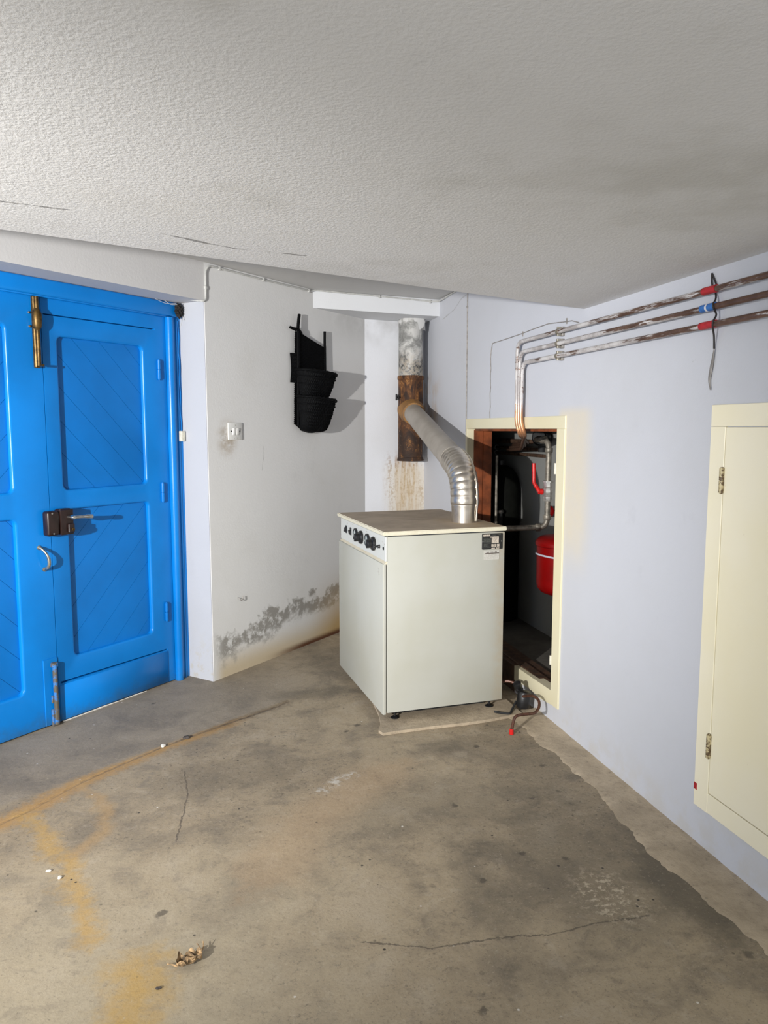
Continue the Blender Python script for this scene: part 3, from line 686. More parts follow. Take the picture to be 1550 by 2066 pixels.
part_label(b.build('door_marking', M_FADE, door), 'faded print')
b = B(); b.box(0.012, 0.022, 0.002, 0.870, 0.842, 0.966, 0.002); cp = b.build('control_panel', M_CPAN, bo)
XC = 0.012
MX = lambda y, z, x=XC: Matrix.Translation((x, y, z)) @ Matrix.Rotation(R(-90), 4, 'Y')
def gauge(y, z):
    b = B(); b.lathe([(0.036, 0), (0.036, 0.010), (0.030, 0.013), (0.028, 0.009)], MX(y, z), 28); gq = b.build('gauge', M_BLACK, cp)
    b = B(); b.lathe([(0.0275, 0.009), (0.0275, 0.0098)], MX(y, z), 24); b.build('dial', M_DIAL, gq)
    b = B(); b.box(XC-0.0115, XC-0.010, y-0.001, y+0.001, z-0.004, z+0.022); b.build('needle', M_PLAST, gq)
def knob(y, z):
    b = B(); b.lathe([(0.036, 0), (0.037, 0.006), (0.034, 0.014), (0.022, 0.018), (0.021, 0.036), (0.017, 0.040)], MX(y, z), 28)
    b.box(XC-0.044, XC-0.016, y-0.004, y+0.004, z-0.022, z+0.022, 0.002); k = b.build('control_knob', M_BLACK, cp)
    b = B(); b.box(XC-0.0455, XC-0.043, y-0.0018, y+0.0018, z+0.004, z+0.019); b.build('pointer', M_STEEL, k)
gauge(0.532, 0.908); knob(0.425, 0.908); gauge(0.303, 0.908); knob(0.195, 0.906)
for y0, tilt in ((0.742, 12), (0.645, -12)):
    b = B(); b.box(-0.005, 0.002, -0.013, 0.013, -0.022, 0.022, 0.002); b.box(-0.014, -0.004, -0.010, 0.010, -0.016, 0.010, 0.002, M=Matrix.Rotation(R(tilt), 4, 'Y'))
    b.build('rocker_switch', M_BLACK, cp, M=Matrix.Translation((XC, y0, 0.912)))
b = B(); b.lathe([(0.010, 0), (0.009, 0.006), (0.0055, 0.010), (0.006, 0.022), (0.010, 0.032), (0.009, 0.034)], MX(0.098, 0.906), 16); b.build('toggle', M_BLACK, cp)
b = B(); b.lathe([(0.0085, 0), (0.0085, 0.003), (0.005, 0.004)], MX(0.034, 0.905), 14); b.build('button', M_BLACK, cp)
for yy, zz in ((0.60, 0.955), (0.05, 0.935), (0.02, 0.928), (0.33, 0.953), (0.72, 0.95)):
    b = B(); b.box(XC-0.0008, XC+0.001, yy-0.010, yy+0.010, zz-0.0015, zz+0.0015); part_label(b.build('panel_marking', M_FADE, cp), 'tiny printed caption')
# lid
b = B(); b.prism(offset_poly([(-0.002, -0.006), (0.676, -0.006), (0.676, 0.905), (-0.002, 0.905)], 0), 0.972, 0.993)
es = list(b.bm.edges); bmesh.ops.bevel(b.bm, geom=es, offset=0.004, segments=2, affect='EDGES'); b.build('lid', M_LID, bo)
b = B(); b.box(0.03, 0.66, 0.012, 0.862, 0.964, 0.974); b.build('lid_gap', M_GAP, bo)
# feet, and a black block added as the shade under the boiler
b = B(); b.box(0.05, 0.64, 0.05, 0.83, 0.05, 0.062); b.box(0.10, 0.60, 0.09, 0.80, 0.02, 0.055); b.build('under_shade_block', M_RUBBER, bo)
for fx, fy in ((0.078, 0.05), (0.615, 0.05), (0.078, 0.82), (0.615, 0.82)):
    b = B(); b.lathe([(0.022, 0.0135), (0.022, 0.018), (0.012, 0.024), (0.006, 0.026), (0.006, 0.064)], Matrix.Translation((fx, fy, 0)), 16); b.build('foot', M_BLACK, bo)
# rating plate
b = B(); b.prism(rrect(0.537, 0.655, 0.877, 0.960, 0.004, 3), 0.0015, 0.0045, Matrix(((1, 0, 0, 0), (0, 0, 1, 0), (0, 1, 0, 0), (0, 0, 0, 1)))); rp = part_label(b.build('rating_plate', M_PLATE, bo), 'black rating plate with pale boxes')
b = B()
def pl(x0, x1, z0, z1): b.box(0.537+x0*0.118, 0.537+x1*0.118, 0.0006, 0.003, 0.960-z1*0.083, 0.960-z0*0.083)
pl(0.05, 0.38, 0.06, 0.17); pl(0.38, 0.80, 0.20, 0.27); pl(0.46, 0.80, 0.27, 0.62); pl(0.45, 0.56, 0.68, 0.85); pl(0.59, 0.69, 0.68, 0.85); pl(0.72, 0.83, 0.68, 0.85); pl(0.45, 0.62, 0.91, 0.97); pl(0.66, 0.83, 0.91, 0.97)
b.build('plate_boxes', M_PRINT, rp)
b = B()
for k in range(9): pl(0.06, 0.30+0.12*((k*7) % 3)/2, 0.215+k*0.082, 0.235+k*0.082)
pl(0.06, 0.42, 0.30, 0.56); pl(0.08, 0.25, 0.66, 0.82); pl(0.50, 0.66, 0.08, 0.13); pl(0.78, 0.90, 0.05, 0.11); pl(0.625, 0.635, 0.33, 0.52)
b.build('plate_print', M_PRINT2, rp)
for qx in (0.03, 0.93):
    b = B(); b.lathe([(0.0022, 0), (0.0022, 0.0015)], Matrix.Translation((0.537+qx*0.118, 0.0018, 0.918)) @ Matrix.Rotation(R(90), 4, 'X'), 8); b.build('rivet', M_STEEL, rp)
b = B(); b.box(0.549, 0.636, 0.0022, 0.0045, 0.822, 0.872); sk = part_label(b.build('sticker', M_STICK, bo), 'worn white sticker with printed bar')
b = B()
def ps(x0, x1, z0, z1): b.box(x0, x1, 0.0012, 0.003, z0, z1)
ps(0.556, 0.634, 0.8535, 0.8575)
for k in range(3): ps(0.562+k*0.024, 0.562+k*0.024+(0.016 if k < 2 else 0.012), 0.8595, 0.8635)
b.build('sticker_bar', M_INK, sk)
b = B(); ps(0.572, 0.582, 0.846, 0.848); ps(0.588, 0.618, 0.847, 0.849); ps(0.570, 0.580, 0.839, 0.841); ps(0.588, 0.620, 0.840, 0.842); ps(0.566, 0.580, 0.831, 0.833); b.build('sticker_print', M_FADE, sk)

# ------------------------------------------------------------------ flue
CX, CY = 1.548, 5.592
ch = tag(empty('chimney_pipe', (CX, CY, 1.255)), 'thick vertical flue pipe with rusted tee in the white corner', 'pipe')
def off(prof): return [(r, z-1.255) for r, z in prof]
b = B(); b.lathe(off([(0.092, 1.88), (0.092, 2.325)]), None, 32); part_label(b.build('upper_pipe', M_ZINC, ch), 'flaking grey and white upper pipe')
b = B(); b.lathe(off([(0.099, 1.262), (0.099, 1.278), (0.093, 1.284), (0.093, 1.862), (0.1, 1.868), (0.1, 1.890), (0.094, 1.896)]), None, 32)
part_label(b.build('tee_body', M_RUST, ch), 'rust brown tee body')
b = B(); b.lathe(off([(0.05, 1.255), (0.102, 1.255), (0.102, 1.268), (0.05, 1.270)]), None, 32); b.build('end_cap', M_RUST, ch)
A = Vector((CX, CY, 1.64)); E_ = Vector((1.393, 4.115, 1.325)); dd = (E_-A).normalized()
b = B(); b.lathe([(0.097, -0.03), (0.097, 0.075), (0.086, 0.115), (0.083, 0.150), (0.078, 0.152)], axis_to(dd, A-Vector((CX, CY, 1.255))), 32); part_label(b.build('tee_branch', M_RUST2, ch), 'orange rust branch collar')
b = B(); b.tube([(-0.085, -0.03, 0.478), (-0.118, -0.045, 0.478)], 0.006, 8); b.box(-0.112, -0.104, -0.052, -0.032, 0.458, 0.498, 0.002); b.box(-0.128, -0.118, -0.058, -0.036, 0.455, 0.501, 0.002); b.build('clamp_screw', M_BLACK, ch)
b = B(); b.lathe([(0.096, 0.0), (0.104, 0.02), (0.104, 0.05)], Matrix.Translation((0.010, 0.006, 2.268-1.255)), 24)
for v in b.bm.verts: v.co += Vector((0.006*sin(v.co.x*90+v.co.z*80), 0.006*sin(v.co.y*120), (0.014*sin(v.co.x*60+v.co.y*50)-0.03*(v.co.x > 0.03)) if v.co.z < 1.02 else 0))
part_label(b.build('mortar_collar', M_RECESS, ch), 'rough mortar where the pipe enters the beam')
# duct down to the boiler
EX, EY = 1.388, 3.897
du = tag(empty('flue_duct', (EX, EY, 0.993)), 'grey metal flue duct sloping from rusty tee down to the boiler lid', 'duct')
O3 = Vector((EX, EY, 0.993)); r0 = 0.0715
b = B(); b.tube([A+dd*0.13-O3, E_+dd*0.02-O3], r0, 36); b.build('straight_duct', M_DUCT, du)
# corrugated elbow
Pv = Vector((EX, EY, 1.10)); path = []
c0 = E_; c1 = E_+dd*0.165; c2 = Vector((EX, EY, 1.27)); c3 = Vector((EX, EY, 1.085))
NS = 150
for k in range(NS+1):
    t = k/NS; path.append(c0*(1-t)**3 + 3*c1*t*(1-t)**2 + 3*c2*t*t*(1-t) + c3*t**3 - O3)
rr = [r0+0.003+0.0042*(abs(sin(PI*11*k/NS))**0.6) if 4 < k < NS-2 else r0+0.004 for k in range(NS+1)]
b = B(); b.tube(path, rr, 36, cap=False); b.tube([(0, 0, 0.095), (0, 0, 0.06), (0, 0, 0.0)], [r0+0.003, r0, r0], 36)
el = part_label(b.build('corrugated_elbow', M_ALU, du, smooth=60), 'shiny corrugated elbow')
seam = []
for k in range(0, NS+1, 3):
    t = (path[min(k+1, NS)]-path[max(k-1, 0)]).normalized(); sd = t.cross(Vector((-1, 0.0, 0.0))).normalized()
    outw = (Vector((0.62, 0.0, 0.0)) + (-sd if sd.y > 0 else sd)*0.78).normalized(); outw = (outw - t*outw.dot(t)).normalized()
    seam.append(path[k]+outw*(r0+0.007))
seam.append(Vector((0.045, -0.058, 0.01)))
b = B(); b.tube(seam, 0.005, 8); b.build('seam', M_ALU, el)
b = B(); b.lathe([(r0+0.006, 0), (r0+0.006, 0.02)], axis_to(dd, E_-dd*0.012-O3), 36); b.build('joint_band', M_DUCT, du)

# ------------------------------------------------------------------ alcove hatch frame
hf = tag(empty('hatch_frame', (XW, 4.1, 0.1)), 'cream painted timber frame around the pipe alcove', 'frame')
T = Matrix.Translation((-XW, -4.1, -0.1))
b = B(); b.box(XW-0.007, XW+0.05, 3.352, 4.770, 1.499, 1.562, 0.002); b.build('head_rail', M_CREAM, hf, M=T)
b = B(); b.box(XW-0.008, XW+0.05, 3.352, 3.437, 0.100, 1.4995, 0.002); b.build('side_stile', M_CREAM, hf, M=T)
b = B(); b.box(XW-0.007, XW+0.05, 4.737, 4.770, 0.15, 1.4985, 0.002); b.build('side_stile', M_CREAM, hf, M=T)
b = B(); b.prism([(3.437, 0.098), (3.437, 0.172), (3.9, 0.158), (3.9, 0.075), (3.7, 0.092), (3.55, 0.086)], XW-0.006, XW+0.05, Matrix(((0, 0, 1, 0), (1, 0, 0, 0), (0, 1, 0, 0), (0, 0, 0, 1)))); b.build('bottom_rail', M_CREAM, hf, M=T)
b = B(); b.box(XW+0.045, XW+0.139, 3.436, 4.738, 1.485, 1.506); part_label(b.build('head_lining', M_REDWOOD, hf, M=T), 'bare red brown timber lining')
b = B(); b.box(XW+0.04, XW+0.10, 4.728, 4.7445, 0.15, 1.49); b.box(XW+0.103, XW+0.16, 4.72, 4.7445, 0.15, 1.49); part_label(b.build('side_lining', M_REDWOOD, hf, M=T), 'bare red brown timber lining')
b = B(); b.box(XW+0.02, XW+0.075, 3.437, 4.73, 0.148, 0.166, 0.003); b.box(XW+0.075, XW+0.145, 3.437, 4.73, 0.138, 0.154, 0.003); b.box(XW-0.003, XW+0.03, 3.905, 4.74, 0.0, 0.155, 0.003); part_label(b.build('sill', M_SILL_SHADE, hf, M=T), 'bare brown timber sill with dark board added for boiler shade')  # front board added, its dark colour standing in for the boiler's shadow
for z0, z1 in ((1.276, 1.330), (0.305, 0.352)):
    b = B(); b.tube([(XW-0.004, 3.444, z0), (XW-0.004, 3.444, z1)], 0.009, 12); b.box(XW+0.0, XW+0.02, 3.437, 3.444, z0, z1); b.build('hinge', M_PLASTI, hf, M=T)
# cream cupboard on the right
cu = tag(empty('wall_cupboard', (XW, 1.7, 0.15)), 'cream cupboard door set in right wall at the photo edge', 'cupboard')
T = Matrix.Translation((-XW, -1.7, -0.15))
def CB(n, y0, y1, z0, z1, m, xx=0.010, par=cu):
    b = B(); b.box(XW-xx, XW+0.03, y0, y1, z0, z1, 0.0015); return b.build(n, m, par, M=T)
CB('head_rail', 1.10, 2.272, 1.5075, 1.580, M_CREAM2)
CB('side_stile', 2.198, 2.272, 0.153, 1.5065, M_CREAM2); CB('side_stile', 1.10, 1.172, 0.153, 1.5065, M_CREAM2)
CB('bottom_rail', 1.172, 2.1975, 0.155, 0.226, M_CREAM2)
cd_ = CB('cupboard_door', 1.1745, 2.1955, 0.229, 1.5045, M_CREAM2, 0.0085)
for z0, z1 in ((1.286, 1.368), (0.358, 0.440)):
    b = B(); zm = (z0+z1)/2
    b.tube([(XW-0.014, 2.199, z0), (XW-0.014, 2.199, zm-0.001)], 0.0085, 12); b.tube([(XW-0.014, 2.199, zm+0.001), (XW-0.014, 2.199, z1)], 0.0085, 12); b.tube([(XW-0.014, 2.199, z0-0.004), (XW-0.014, 2.199, z1+0.004)], 0.005, 8)
    b.build('hinge', M_WHINGE, cd_, M=T)
b = B(); b.box(XW-0.0112, XW-0.0095, 2.256, 2.2722, 0.212, 0.236); part_label(b.build('paint_chip', M_TAPER, cu, M=T), 'small red paint mark')

# ------------------------------------------------------------------ copper pipes on the right wall
PX = XW-0.030
zs = (1.963, 1.906, 1.848); yb = (3.885, 3.853, 3.818); dn = (('topmost', 'red', M_TAPER), ('middle', 'blue', M_TAPEB), ('lowest', 'red', M_TAPER))
for i in range(3):
    cpn = tag(empty('copper_pipe', (PX, yb[i], zs[i])), f'{dn[i][0]} of three copper heating pipes on right wall, with {dn[i][1]} tape', 'pipe', 'copper heating pipes along the right wall')
    off3 = Vector((PX, yb[i], zs[i]))
    pts = [(PX, 0.75, zs[i]-0.002), (PX, yb[i], zs[i]), (PX-0.002*i, yb[i]-0.004, 1.53), (PX+0.02, yb[i]-0.01, 1.465), (PX+0.26, 4.30+0.05*i, 1.415-0.02*i), (PX+0.40, 4.85+0.05*i, 1.39-0.02*i)]
    pp = [Vector(q)-off3 for q in pts]
    b = B(); b.tube(bend_path(pp, 0.062, 8), 0.0108, 14); b.build('tube', M_COPPER, cpn)
    ty = ((2.316, 2.247), (2.321, 2.248), (2.322, 2.244))[i]
    b = B(); b.tube([(0, ty[0]-yb[i], 0), (0, ty[1]-yb[i], 0)], 0.0132, 16); tp = part_label(b.build('tape_band', dn[i][2], cpn), dn[i][1]+' tape')
    if i == 1:
        b = B(); b.tube([(0, 2.292-yb[i], 0), (0, 2.283-yb[i], 0)], 0.0136, 16); part_label(b.build('tape_arrow', M_TAPEW, tp), 'white mark')
    cl = tag(empty('pipe_clip', (XW, 3.402, zs[i])), f'metal wall clip holding the {dn[i][0]} copper pipe', 'clip', 'pipe clips on the right wall')
    b = B(); b.box(-0.014, 0.001, -0.010, 0.010, -0.022, 0.022, 0.002); b.build('base', M_GWIRE, cl)
    b = B(); b.tube([(-0.03, -0.010, 0), (-0.03, 0.010, 0)], 0.0135, 16); b.box(-0.036, -0.012, -0.006, 0.006, 0.011, 0.022, 0.001); b.box(-0.036, -0.012, -0.006, 0.006, -0.022, -0.011, 0.001); b.build('saddle', M_NICKEL, cl)
# cross connection on the lower vertical
# hanging wire over the pipes
hw = tag(empty('hanging_wire', (XW, 2.30, 2.02)), 'dark wire looped over the copper pipes, its grey end hanging down', 'wire')
o4 = Vector((XW, 2.30, 2.02))
b = B(); b.tube([Vector(q)-o4 for q in smooth_path([(XW-0.006, 2.309, 2.024), (XW-0.012, 2.298, 1.985), (XW-0.012, 2.278, 1.955), (XW-0.022, 2.262, 1.93), (PX-0.014, 2.2455, 1.906), (XW-0.026, 2.25, 1.878), (PX-0.014, 2.2425, 1.848), (XW-0.022, 2.262, 1.81), (XW-0.008, 2.277, 1.77)], 6)], 0.0032, 8)
b.tube([Vector(q)-o4 for q in smooth_path([(XW-0.006, 2.309, 2.024), (XW-0.006, 2.288, 1.99), (XW-0.010, 2.279, 1.978)], 4)], 0.0028, 8)
b.build('wire', M_WIRE, hw)
b = B(); pth = smooth_path([(XW-0.008, 2.277, 1.775), (XW-0.007, 2.283, 1.74), (XW-0.005, 2.292, 1.70), (XW-0.005, 2.298, 1.665), (XW-0.006, 2.289, 1.632)], 5); n = len(pth)
b.tube([q-o4 for q in pth], [0.003+0.005*math.sin(PI*min(1, k/(n-1)))**1.5 for k in range(n)], 8)
for v in b.bm.verts: v.co.x = -0.006+(v.co.x+0.006)*0.25
b.build('loose_end', M_GWIRE, hw)
# thin wires and cables
wv = tag(empty('thin_wire', (XW, 4.35, 1.56)), 'thin dark wire running over right wall above the pipe bend', 'wire')
pts = [(0, -0.005+0.004*sin(k*2.1), 0.44*k/12) for k in range(12)] + [(0, -0.03, 0.446), (0, -0.15, 0.447), (0, -0.30, 0.449), (0, -0.46, 0.452), (0, -0.6, 0.458), (0, -0.78, 0.462), (0, -0.95, 0.448), (0, -1.03, 0.443), (0, -1.10, 0.425)]
b = B(); b.tube([(q[0]-0.003, q[1], q[2]) for q in pts], 0.0023, 6); b.build('strand', M_GWIRE, wv)
for yy in (-0.47, -0.98):
    b = B(); b.box(-0.006, 0, yy-0.002, yy+0.002, 0.435, 0.462); b.build('staple', M_GWIRE, wv)
vc = tag(empty('vertical_cable', (XW, 4.766, 1.48)), 'grey cable running straight up right wall from the hatch corner', 'cable')
b = B(); b.tube([(-0.004, 0.0, 0), (-0.004, 0.002, 0.3), (-0.004, -0.001, 0.6), (-0.004, 0.002, 0.93)], 0.0042, 8); b.build('sheath', M_GWIRE, vc)
b = B(); b.box(-0.010, 0.0, -0.006, 0.006, 0.80, 0.812, 0.001); b.build('clip', M_GWIRE, vc)
wc = tag(empty('surface_cable', L(0, 0, 2.2)), 'painted cable clipped along left wall top and boxed beam', 'cable')
Z0 = Vector((LX, LY, 2.2))
pts = [L(-0.06, 0.06, 2.222), L(-0.015, -0.006, 2.212), L(0.004, -0.006, 2.225), L(0.006, -0.006, 2.30), L(0.008, -0.006, 2.385), L(0.035, -0.006, 2.415), L(0.12, -0.006, 2.416), L(0.5, -0.006, 2.413), L(0.99, -0.006, 2.417)]
fb = Vector((0.949, 0.181, 0)).normalized()
e0_ = Vector((0.745, 5.200, 0))
pts += [e0_+fb*0.02+Vector((0.002, -0.008, 2.427)), e0_+fb*0.45+Vector((0.002, -0.008, 2.421)), e0_+fb*0.92+Vector((0.002, -0.008, 2.412)), Vector((1.690, 5.33, 2.412)), Vector((1.698, 5.15, 2.422)), Vector((1.699, 4.95, 2.426))]
b = B(); b.tube([q-Z0 for q in bend_path(pts, 0.03, 4)], 0.0055, 8); b.build('sheath', M_CABLE, wc)
for q in (L(0.006, -0.005, 2.29), L(0.12, -0.005, 2.415), L(0.5, -0.005, 2.413), L(0.96, -0.005, 2.415), e0_+fb*0.5+Vector((0, -0.006, 2.418)), e0_+fb*0.9+Vector((0, -0.006, 2.411))):
    b = B(); b.box(-0.008, 0.008, -0.008, 0.006, -0.010, 0.010, 0.002, M=Matrix.Translation(q-Z0) @ Matrix.Rotation(LROT, 4, 'Z')); b.build('clip', M_CABLE, wc)

# ------------------------------------------------------------------ light switch and nail on the left wall
sw = tag(empty('light_switch', L(0.220, 0, 1.484), LROT), 'white double rocker light switch on the left wall', 'switch')
b = B(); b.box(-0.060, 0.060, -0.010, 0.0, -0.051, 0.051, 0.004, 2); b.build('plate', M_PLAST, sw)
for x0 in (-0.027, 0.001):
    b = B(); b.box(x0, x0+0.024, -0.018, -0.008, -0.021, 0.021, 0.003, 2, M=Matrix.Rotation(R(6), 4, 'X')); b.build('rocker', M_PLAST, sw)
for q in ((-0.037, 0.0), (0.036, 0.0)):
    b = B(); b.lathe([(0.004, 0), (0.004, 0.002), (0.002, 0.0025)], Matrix.Translation((q[0], -0.010, q[1])) @ Matrix.Rotation(R(90), 4, 'X'), 10); b.build('screw', M_WIRE, sw)
for q in ((0.0, 0.036), (-0.012, -0.042), (0.012, -0.040)):
    b = B(); b.box(q[0]-0.003, q[0]+0.003, -0.0106, -0.009, q[1]-0.003, q[1]+0.003); part_label(b.build('smudge', M_FADE, sw), 'grey smudge')
nl = tag(empty('wall_hook', L(0.219, 0, 0.464), LROT), 'small bent metal hook low on the left wall', 'hook')
b = B(); b.tube(smooth_path([(0.0, 0.004, 0.004), (0.0, -0.012, 0.0), (0.008, -0.018, -0.012), (0.022, -0.018, -0.010), (0.028, -0.016, 0.010)], 5), 0.003, 8); b.build('hook_wire', M_GWIRE, nl)

# ------------------------------------------------------------------ black woven wall basket
wb = tag(empty('wall_basket', L(0.94, 0, 1.5), LROT), 'black woven wall basket with two bulging pockets hung on left wall', 'basket')
def weave(a, c): return 0.0035*sin(a)*sin(c)
def backp(s, t):
    xl = -0.165+0.02*t; xr = 0.165; x = xl+(xr-xl)*s
    top = 0.635-0.085*s; bot = 0.03 - 0.06*sin(PI*s)
    z = bot+(top-bot)*t
    return Vector((x, -0.030+weave(x*420, z*520)*1.2, z))
b = B(); b.grid(backp, 70, 130)
def backq(s, t): q = backp(s, t); return Vector((q.x, -0.014, q.z))
b.grid(backq, 20, 20)
for s in (0, 1):
    for k in range(46):
        q = backp(s, k/45); b.tube([(q.x-0.006, -0.022, q.z), (q.x+0.008*(1 if s else -1)+0.002*sin(k*5), -0.024, q.z+0.004)], 0.006, 6)
b.build('back_panel', M_WICK, wb, smooth=60)
def pocket(zr, zb, dep, w0, w1, xo, nm):
    def f(s, t):
        th = PI*s; k = t
        wd = w1+(w0-w1)*(k**0.55); dp = dep*(0.30+0.70*(k**0.6))
        ca, sa = cos(th), sin(th)
        x = xo - wd*(abs(ca)**0.75)*(1 if ca > 0 else -1); y = -0.030 - dp*(abs(sa)**0.62)
        z = zb+(zr-zb)*k - 0.02*(1-k)*sin(PI*s)
        z += -0.035*(s-0.5)*k
        w_ = weave(th*52, k*34)*1.5
        return Vector((x, y-w_, z))
    b = B(); b.grid(f, 160, 40)
    def g2(s, t): q = f(s, t); return Vector((xo+(q.x-xo)*0.95, -0.03+(q.y+0.03)*0.93, q.z))
    b.grid(g2, 60, 10)
    def bt(s, t): q = f(s, 0.0); return Vector((q.x, -0.03+(q.y+0.03)*t, q.z))
    b.grid(bt, 40, 6)
    rim = [f(k/40, 1.0)+Vector((0, 0, 0.002*sin(k*2.0))) for k in range(41)]
    b.tube(rim, [0.009+0.002*sin(k*2.7) for k in range(41)], 8)
    for h in (0.55, 0.8):
        b.tube([f(k/40, h)+Vector((0, -0.002, 0)) for k in range(41)], [0.0045+0.0015*sin(k*2.9+h) for k in range(41)], 6)
    return b.build(nm, M_WICK, wb, smooth=60)
pocket(0.368, 0.195, 0.150, 0.160, 0.130, 0.0, 'pocket')
pocket(0.195, -0.004, 0.145, 0.158, 0.128, 0.0, 'pocket')
b = B(); b.tube(smooth_path([(-0.148, -0.034, 0.02), (-0.146, -0.036, 0.35), (-0.142, -0.036, 0.60), (-0.136, -0.034, 0.67), (-0.118, -0.030, 0.742)], 6), 0.0105, 10); b.build('frame_rod', M_WICK, wb)
b = B(); b.tube(smooth_path([(0.158, -0.03, 0.05), (0.160, -0.03, 0.35), (0.162, -0.028, 0.55), (0.166, -0.026, 0.662)], 6), 0.0095, 10); b.build('frame_rod', M_WICK, wb)
b = B(); b.tube(smooth_path([(-0.215, -0.030, 0.650), (-0.18, -0.036, 0.642), (-0.140, -0.040, 0.640), (-0.10, -0.032, 0.62)], 5), 0.0095, 8); b.build('cross_rod', M_WICK, wb)
b = B(); b.grid(lambda s, t: Vector((-0.200+0.035*s+0.012*sin(PI*t), -0.020-0.016*s+weave(s*20, t*90)*1.5, 0.30+0.19*t)), 10, 50); b.grid(lambda s, t: Vector((-0.200+0.035*s+0.012*sin(PI*t), -0.012-0.004*s, 0.30+0.19*t)), 6, 12)
b.build('side_flap', M_WICK, wb, smooth=60)

# ------------------------------------------------------------------ inside the alcove
# riser with ball valve and pipe to the boiler
rx, ry = 1.955, 4.055
ri = tag(empty('riser_pipe', (rx, ry, 0.925)), 'grey steel riser pipe in the alcove linking down to boiler', 'pipe')
o5 = Vector((rx, ry, 0.925))
b = B(); b.tube([Vector(q)-o5 for q in bend_path([(1.48, 4.20, 0.905), (rx, ry, 0.925), (rx, ry, 1.435), (rx-0.03, ry+0.11, 1.435), (2.09, 4.48, 1.44)], 0.055, 8)], 0.0165, 16); b.build('tube', M_STEELP, ri)
for q, d, r in (((rx, ry, 0.985), (0, 0, 1), 0.021), ((rx, ry, 1.375), (0, 0, 1), 0.021), ((rx-0.05, ry+0.016, 0.923), (1, -0.3, 0.04), 0.021), ((rx-0.012, ry+0.045, 1.435), (-0.25, 1, 0), 0.022), ((1.62, 4.157, 0.911), (1, -0.3, 0.04), 0.024)):
    b = B(); b.lathe([(r, -0.014), (r+0.002, -0.010), (r+0.002, 0.010), (r, 0.014)], axis_to(d, Vector(q)-o5), 16); b.build('pipe_fitting', M_STEELP, ri)
va = tag(empty('ball_valve', (rx, ry, 1.135)), 'nickel ball valve with red lever on the alcove riser', 'valve')
b = B(); b.lathe([(0.027, -0.055), (0.029, -0.050), (0.029, -0.030), (0.024, -0.026), (0.028, -0.012), (0.030, 0.0), (0.028, 0.014), (0.024, 0.026), (0.027, 0.030), (0.027, 0.052), (0.034, 0.054), (0.034, 0.062), (0.024, 0.064)], None, 8); b.build('valve_body', M_CHROME, va, smooth=25)
lvd = Vector((-0.62, -0.78, 0)).normalized(); sd = Vector((-0.97, 0.23, 0))
b = B(); b.lathe([(0.011, 0.02), (0.011, 0.045), (0.014, 0.046), (0.014, 0.052)], axis_to(sd), 14); b.build('stem', M_CHROME, va)
def pv(a, zz): return sd*a+Vector((0, 0, zz))
b = B(); b.tube(smooth_path([pv(0.030, -0.006), pv(0.050, 0.0), pv(0.058, 0.015), pv(0.072, 0.035), pv(0.082, 0.055), pv(0.083, 0.09), pv(0.084, 0.13), pv(0.085, 0.165)], 4), [0.013]*5+[0.012]*8+[0.0105]*16, 10); b.lathe([(0.016, 0.028), (0.016, 0.056)], axis_to(sd), 16); b.build('lever', M_RED, va)
b = B(); b.lathe([(0.008, 0.056), (0.008, 0.062), (0.004, 0.064)], axis_to(sd), 6); b.build('nut', M_STEEL, va)
# expansion vessel
ev = tag(empty('expansion_vessel', (2.03, 3.975, 0.535)), 'round red expansion vessel with pale strap in the alcove', 'tank')
b = B(); b.lathe([(0.02, 0.0), (0.09, 0.004), (0.132, 0.020), (0.152, 0.045), (0.157, 0.07), (0.159, 0.29), (0.167, 0.295), (0.169, 0.31), (0.165, 0.320), (0.14, 0.340), (0.06, 0.352)], None, 40); b.build('shell', M_REDV, ev)
b = B(); b.tube([(0.162*cos(2*PI*k/40), 0.162*sin(2*PI*k/40), 0.225-0.02*cos(2*PI*k/40)) for k in range(40)], 0.0055, 8, closed=True); b.build('strap', M_STRAP, ev)
b = B(); b.box(0.14, 0.169, -0.03, 0.03, 0.10, 0.27); b.build('wall_bracket', M_GWIRE, ev)
# brown horizontals at the back wall
for i, (zz, y0, y1) in enumerate(((1.412, 5.54, 4.72), (1.362, 5.40, 4.56), (1.323, 5.40, 4.52))):
    q = tag(empty('alcove_pipe', (2.15, y0, zz)), f"{('upper', 'middle', 'lower')[i]} brown pipe running along the alcove back wall", 'pipe', 'brown pipes at the back of the alcove')
    b = B(); b.tube([(0, 0.0, 0), (0, y1-y0, 0)], 0.016 if i == 0 else 0.012, 14); b.build('tube', M_TUBE, q)
    b = B(); b.lathe([(0.018, -0.012), (0.018, 0.012)], axis_to((0, 1, 0), (0, -0.05, 0)), 14); b.build('pipe_collar', M_GWIRE, q)
    b = B(); b.box(-0.008, 0.049, -0.40, -0.385, -0.006, 0.006); b.build('pipe_bracket', M_GWIRE, q)
